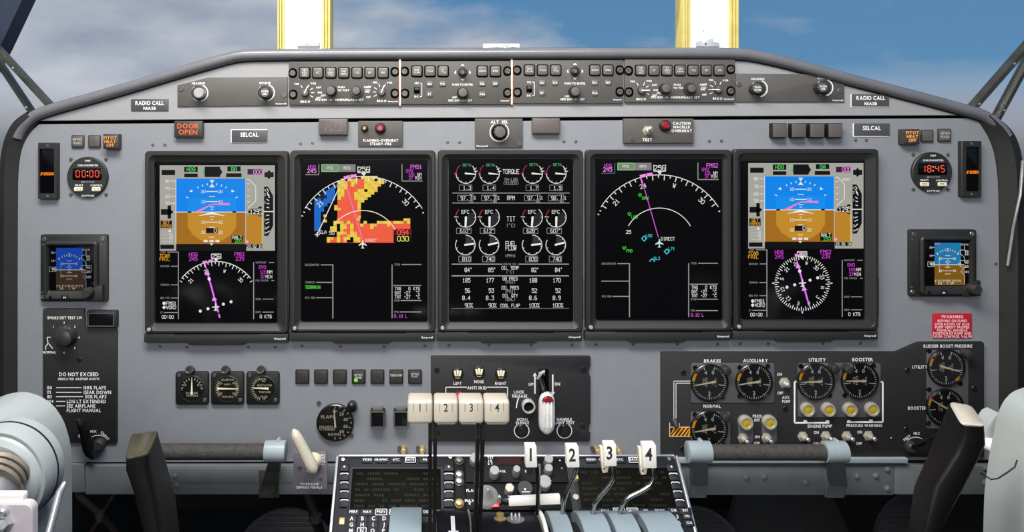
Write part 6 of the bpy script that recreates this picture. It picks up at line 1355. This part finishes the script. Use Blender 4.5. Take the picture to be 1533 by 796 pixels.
# ---- condition levers: numbered white tabs on bent rods
for n, (x0, y0, x1, y1, rod, lab) in enumerate((
    (785.5, 665, 803.5, 697, [(800, 690, 140), (804, 700, 140), (805, 715, 140), (805.5, 745, 138), (806, 775, 130)], 'white numbered lever tab one on a straight dark rod'),
    (847, 666, 866.5, 697, [(863, 692, 140), (864, 700, 140), (859, 712, 141), (847, 738, 142), (843, 752, 142), (842.5, 766, 140), (843, 785, 130)], 'white numbered lever tab two on a bent silver rod'),
    (903, 662, 922, 695, [(918, 690, 140), (919.5, 702, 140), (919, 714, 141), (912, 726, 142), (897, 742, 142), (890, 752, 142), (887, 768, 140), (886, 790, 130)], 'white numbered lever tab three on a bent dark rod'),
    (961, 663, 981.5, 698, [(977, 692, 140), (979.5, 704, 140), (979, 715, 141), (973, 726, 142), (957, 735, 143), (942, 741, 143), (934, 748, 143), (929, 760, 142), (928, 775, 135)], 'white numbered lever tab four on a strongly bent rod'))):
    g = F(140); T = thing('condition_lever', lab, 'lever', g.pt(rod[-1][0], rod[-1][1], 120), 'four condition levers with white numbered tabs')
    cx = (x0+x1)/2; mb = MB(g); mb.prism([(x0+1, y0), (x1-2, y0), (x1-1, y0+1.5), (x1, y1-1), (x1-1.5, y1), (x0+2, y1), (x0+.8, y1-1), (x0, y0+1.5)], 132, 146, 1.2, base=True); part('tab', mb, 'white_plastic', T)
    mb = MB(F(146)); mb.text('1234'[n], cx, (y0+y1)/2-1, 19, 146.15, (52, 52, 52), xs=.78, bold=True); lettering(T, mb)
    mb = MB(); P = []
    for i in range(len(rod)-1):
        for u in range(3): P.append([rod[i][k]+(rod[i+1][k]-rod[i][k])*u/3 for k in range(3)])
    P.append(list(rod[-1]))
    for _ in range(2): P = [P[0]]+[[(a[k]+2*b[k]+c[k])/4 for k in range(3)] for a, b, c in zip(P, P[1:], P[2:])]+[P[-1]]
    mb.tube([g.pt(*p) for p in P], .0031 if n else .0026, 10); part('rod', mb, ('black_gloss', 'chrome', 'chrome', 'chrome')[n], T, ang=80)
    if n == 0:
        mb = MB(); mb.tube([g.pt(808, 697, 136), g.pt(808.5, 765, 126)], .002, 8); part('guide_rod', mb, 'silver', T)
        mb = MB(g); mb.prism(RR(790, 697, 798, 711, 1, 2), 128, 138, .8, base=True); part('spring_block', mb, 'hose_brown', T)
    if n >= 2:
        mb = MB(g); mb.prism([(x0-3, y0+10), (x0+1, y0+10), (x0+3, y1+2), (x0+11, y1+3), (x0+8.5, y1+15), (x0+1.5, y1+16), (x0-1, y1)], 126, 134, .8, base=True); part('latch_bracket', mb, 'cream', T, 'cream latch bracket')
        mb = MB(g); mb.lathe(x0+3, y1+9, [(1.6, 134), (1.4, 135)], 10); part('pivot', mb, 'screw_dark', T)
# ================================================================ control yokes
def rsec(P, k=.28, n=3):
    """round the corners of a quad section"""
    out = []
    for i in range(4):
        a, b, c = P[i-1], P[i], P[(i+1) % 4]
        p, q = b.lerp(a, k), b.lerp(c, k)
        for j in range(n+1):
            t = j/n; out.append(p*(1-t)**2+b*2*t*(1-t)+q*t*t)
    return out
def horn(T, secs, Yf, Yb, side, capmat):
    """secs: (front outer, front inner, back inner, back outer) picture points, top first"""
    mb = MB(); L = []
    for s in secs: L.append(rsec([at(*s[0], Yf), at(*s[1], Yf), at(*s[2], Yb), at(*s[3], Yb)], .2))
    mb.loft(L); part('horn', mb, 'horn_black', T, 'shiny black grip horn', ang=60)
    c0 = L[0]; m = sum(c0, Vector((0, 0, 0)))/len(c0); mb = MB(); up = Vector((0, -.004, .0035))
    mb.loft([[p.lerp(m, .03) for p in c0], [p.lerp(m, .06)+up*.4 for p in c0], [p.lerp(m, .16)+up*.62 for p in c0]]); part('horn_cap', mb, capmat, T, 'paler top of the horn', ang=50)  # separate cap gives the top face a paler colour
T = thing('control_yoke', 'pale blue yoke column with chrome shaft and black horn near the smoke detector panel', 'control yoke', at(30, 860, -.36))
g = F(280); P = [(108, 900), (108, 690), (105, 660), (96, 630), (82, 608), (62, 593), (40, 586), (15, 588), (-15, 600), (-40, 625), (-55, 660), (-60, 700), (-60, 900)]
for _ in range(2): P = [q for a, b in zip(P, P[1:]+P[:1]) for q in ((a[0]*.8+b[0]*.2, a[1]*.8+b[1]*.2), (a[0]*.2+b[0]*.8, a[1]*.2+b[1]*.8))]
mb = MB(g); mb.prism(P, 280, 372, 22, 6, base=True); part('column_housing', mb, 'yoke_blue', T, ang=60)
g = F(395); cx, cy = -8, 722; mb = MB(g); mb.lathe(cx, cy, [(76, 355), (76, 386), (73, 392), (71, 392), (70, 391), (67, 391), (64, 394), (56, 397)], 56); part('hub_boss', mb, 'yoke_blue', T, ang=25)
mb = MB(g); o, i = circ(cx, cy, 77, 56), circ(cx, cy, 76, 56); mb.rings([(o, 368), (o, 370), (i, 370)]); part('hub_seam', mb, 'black', T)
for k, (hh, r) in enumerate(((398, 45), (404, 43), (410, 41))):
    mb = MB(); mb.tube([g.pt(4, 704+k*3.5, hh), g.pt(4.5, 707+k*3.5, hh+4)], r/1000*.62, 28); part('spring_ring', mb, 'rust_steel', T, 'rust-stained ring')
mb = MB(); mb.tube([g.pt(4, 708, 398), g.pt(8, 775, 425), g.pt(10, 860, 450)], .0245, 28); part('shaft', mb, 'steel', T)
g = F(470); mb = MB(g); mb.prism(RR(-60, 753, 49, 880, 12, 5), 461, 470, 3, base=True); part('mount_plate', mb, 'pink_plate', T, 'pinkish white plate')
mb = MB(g); mb.prism(RR(-60, 743, 31, 757, 3, 3), 458, 466, 2, base=True); part('plate_tab', mb, 'white_plastic', T)
mb = MB(g); mb.lathe(6, 782, [(15, 470), (15, 472), (10, 473), (9, 482), (6, 484)], 6); mb.lathe(6, 765, [(9, 470), (8, 474), (5, 476)], 14); part('bolt', mb, 'silver', T, smooth=False)
mb = MB(); mb.tube([g.pt(73, 745, 440), g.pt(70, 755, 446), g.pt(60, 830, 462)], [.0022, .0034, .0034], 12); part('link_rod', mb, 'silver', T)
horn(T, [((187, 690), (222, 682), (238, 644), (196, 649)), ((186, 705), (222, 703), (252, 690), (205, 690)), ((199, 742), (231, 742), (266, 742), (226, 742)), ((212, 796), (240, 796), (272, 796), (240, 796)), ((222, 860), (252, 860), (284, 855), (250, 855))], -.40, -.33, 1, 'olive_top')
mb = MB(); mb.tube([at(245, 850, -.37), at(200, 900, -.38), at(80, 920, -.4), at(5, 880, -.41)], [.026, .026, .03, .032], 16); part('yoke_arm', mb, 'horn_black', T)
T = thing('control_yoke', 'pale blue yoke column with black horn beside the rudder boost gauges', 'control yoke', at(1510, 860, -.36))
g = F(280); P = [(1470, 900), (1473, 745), (1476, 716), (1481, 680), (1488, 645), (1494, 618), (1502, 600), (1515, 586), (1540, 577), (1575, 580), (1600, 600), (1620, 640), (1630, 700), (1630, 900)]
for _ in range(2): P = [q for a, b in zip(P, P[1:]+P[:1]) for q in ((a[0]*.8+b[0]*.2, a[1]*.8+b[1]*.2), (a[0]*.2+b[0]*.8, a[1]*.2+b[1]*.8))]
mb = MB(g); mb.prism(P, 280, 350, 18, 6, base=True); part('column_housing', mb, 'yoke_blue', T, ang=60)
g = F(352); P = [(1477, 714), (1484, 718), (1494, 716), (1519, 699), (1526, 680), (1534, 640), (1560, 590), (1575, 600), (1560, 700), (1545, 720), (1530, 800), (1500, 800), (1476, 780)]
mb = MB(); mb.tube([g.pt(1478, 714, 342), g.pt(1485, 718, 351), g.pt(1494, 716, 352), g.pt(1508, 707, 352), g.pt(1519, 699, 352), g.pt(1523, 688, 352)], .0008, 8); part('seam_line', mb, 'black', T)
g = F(250); mb = MB(g); mb.prism([(1496, 618), (1488, 622), (1476, 640), (1474, 668), (1484, 674), (1500, 680)], 230, 252, 3, base=True); part('side_web', mb, 'yoke_blue', T)
mb = MB(g); mb.lathe(1479, 664, [(10, 250), (10, 262), (7, 266)], 18); part('web_knob', mb, 'white_plastic', T)
horn(T, [((1439, 637), (1476, 640), (1453, 607), (1419, 601)), ((1440, 655), (1477, 667), (1466, 650), (1404, 634)), ((1430, 679), (1466, 690), (1446, 690), (1385, 679)), ((1397, 727), (1445, 732), (1425, 730), (1365, 727)), ((1381, 796), (1408, 796), (1392, 796), (1356, 796)), ((1374, 860), (1402, 860), (1386, 855), (1348, 855))], -.40, -.335, -1, 'ivory')
mb = MB(); mb.tube([at(1380, 850, -.37), at(1420, 900, -.38), at(1500, 915, -.38), at(1550, 860, -.36)], [.026, .026, .03, .032], 16); part('yoke_arm', mb, 'horn_black', T)
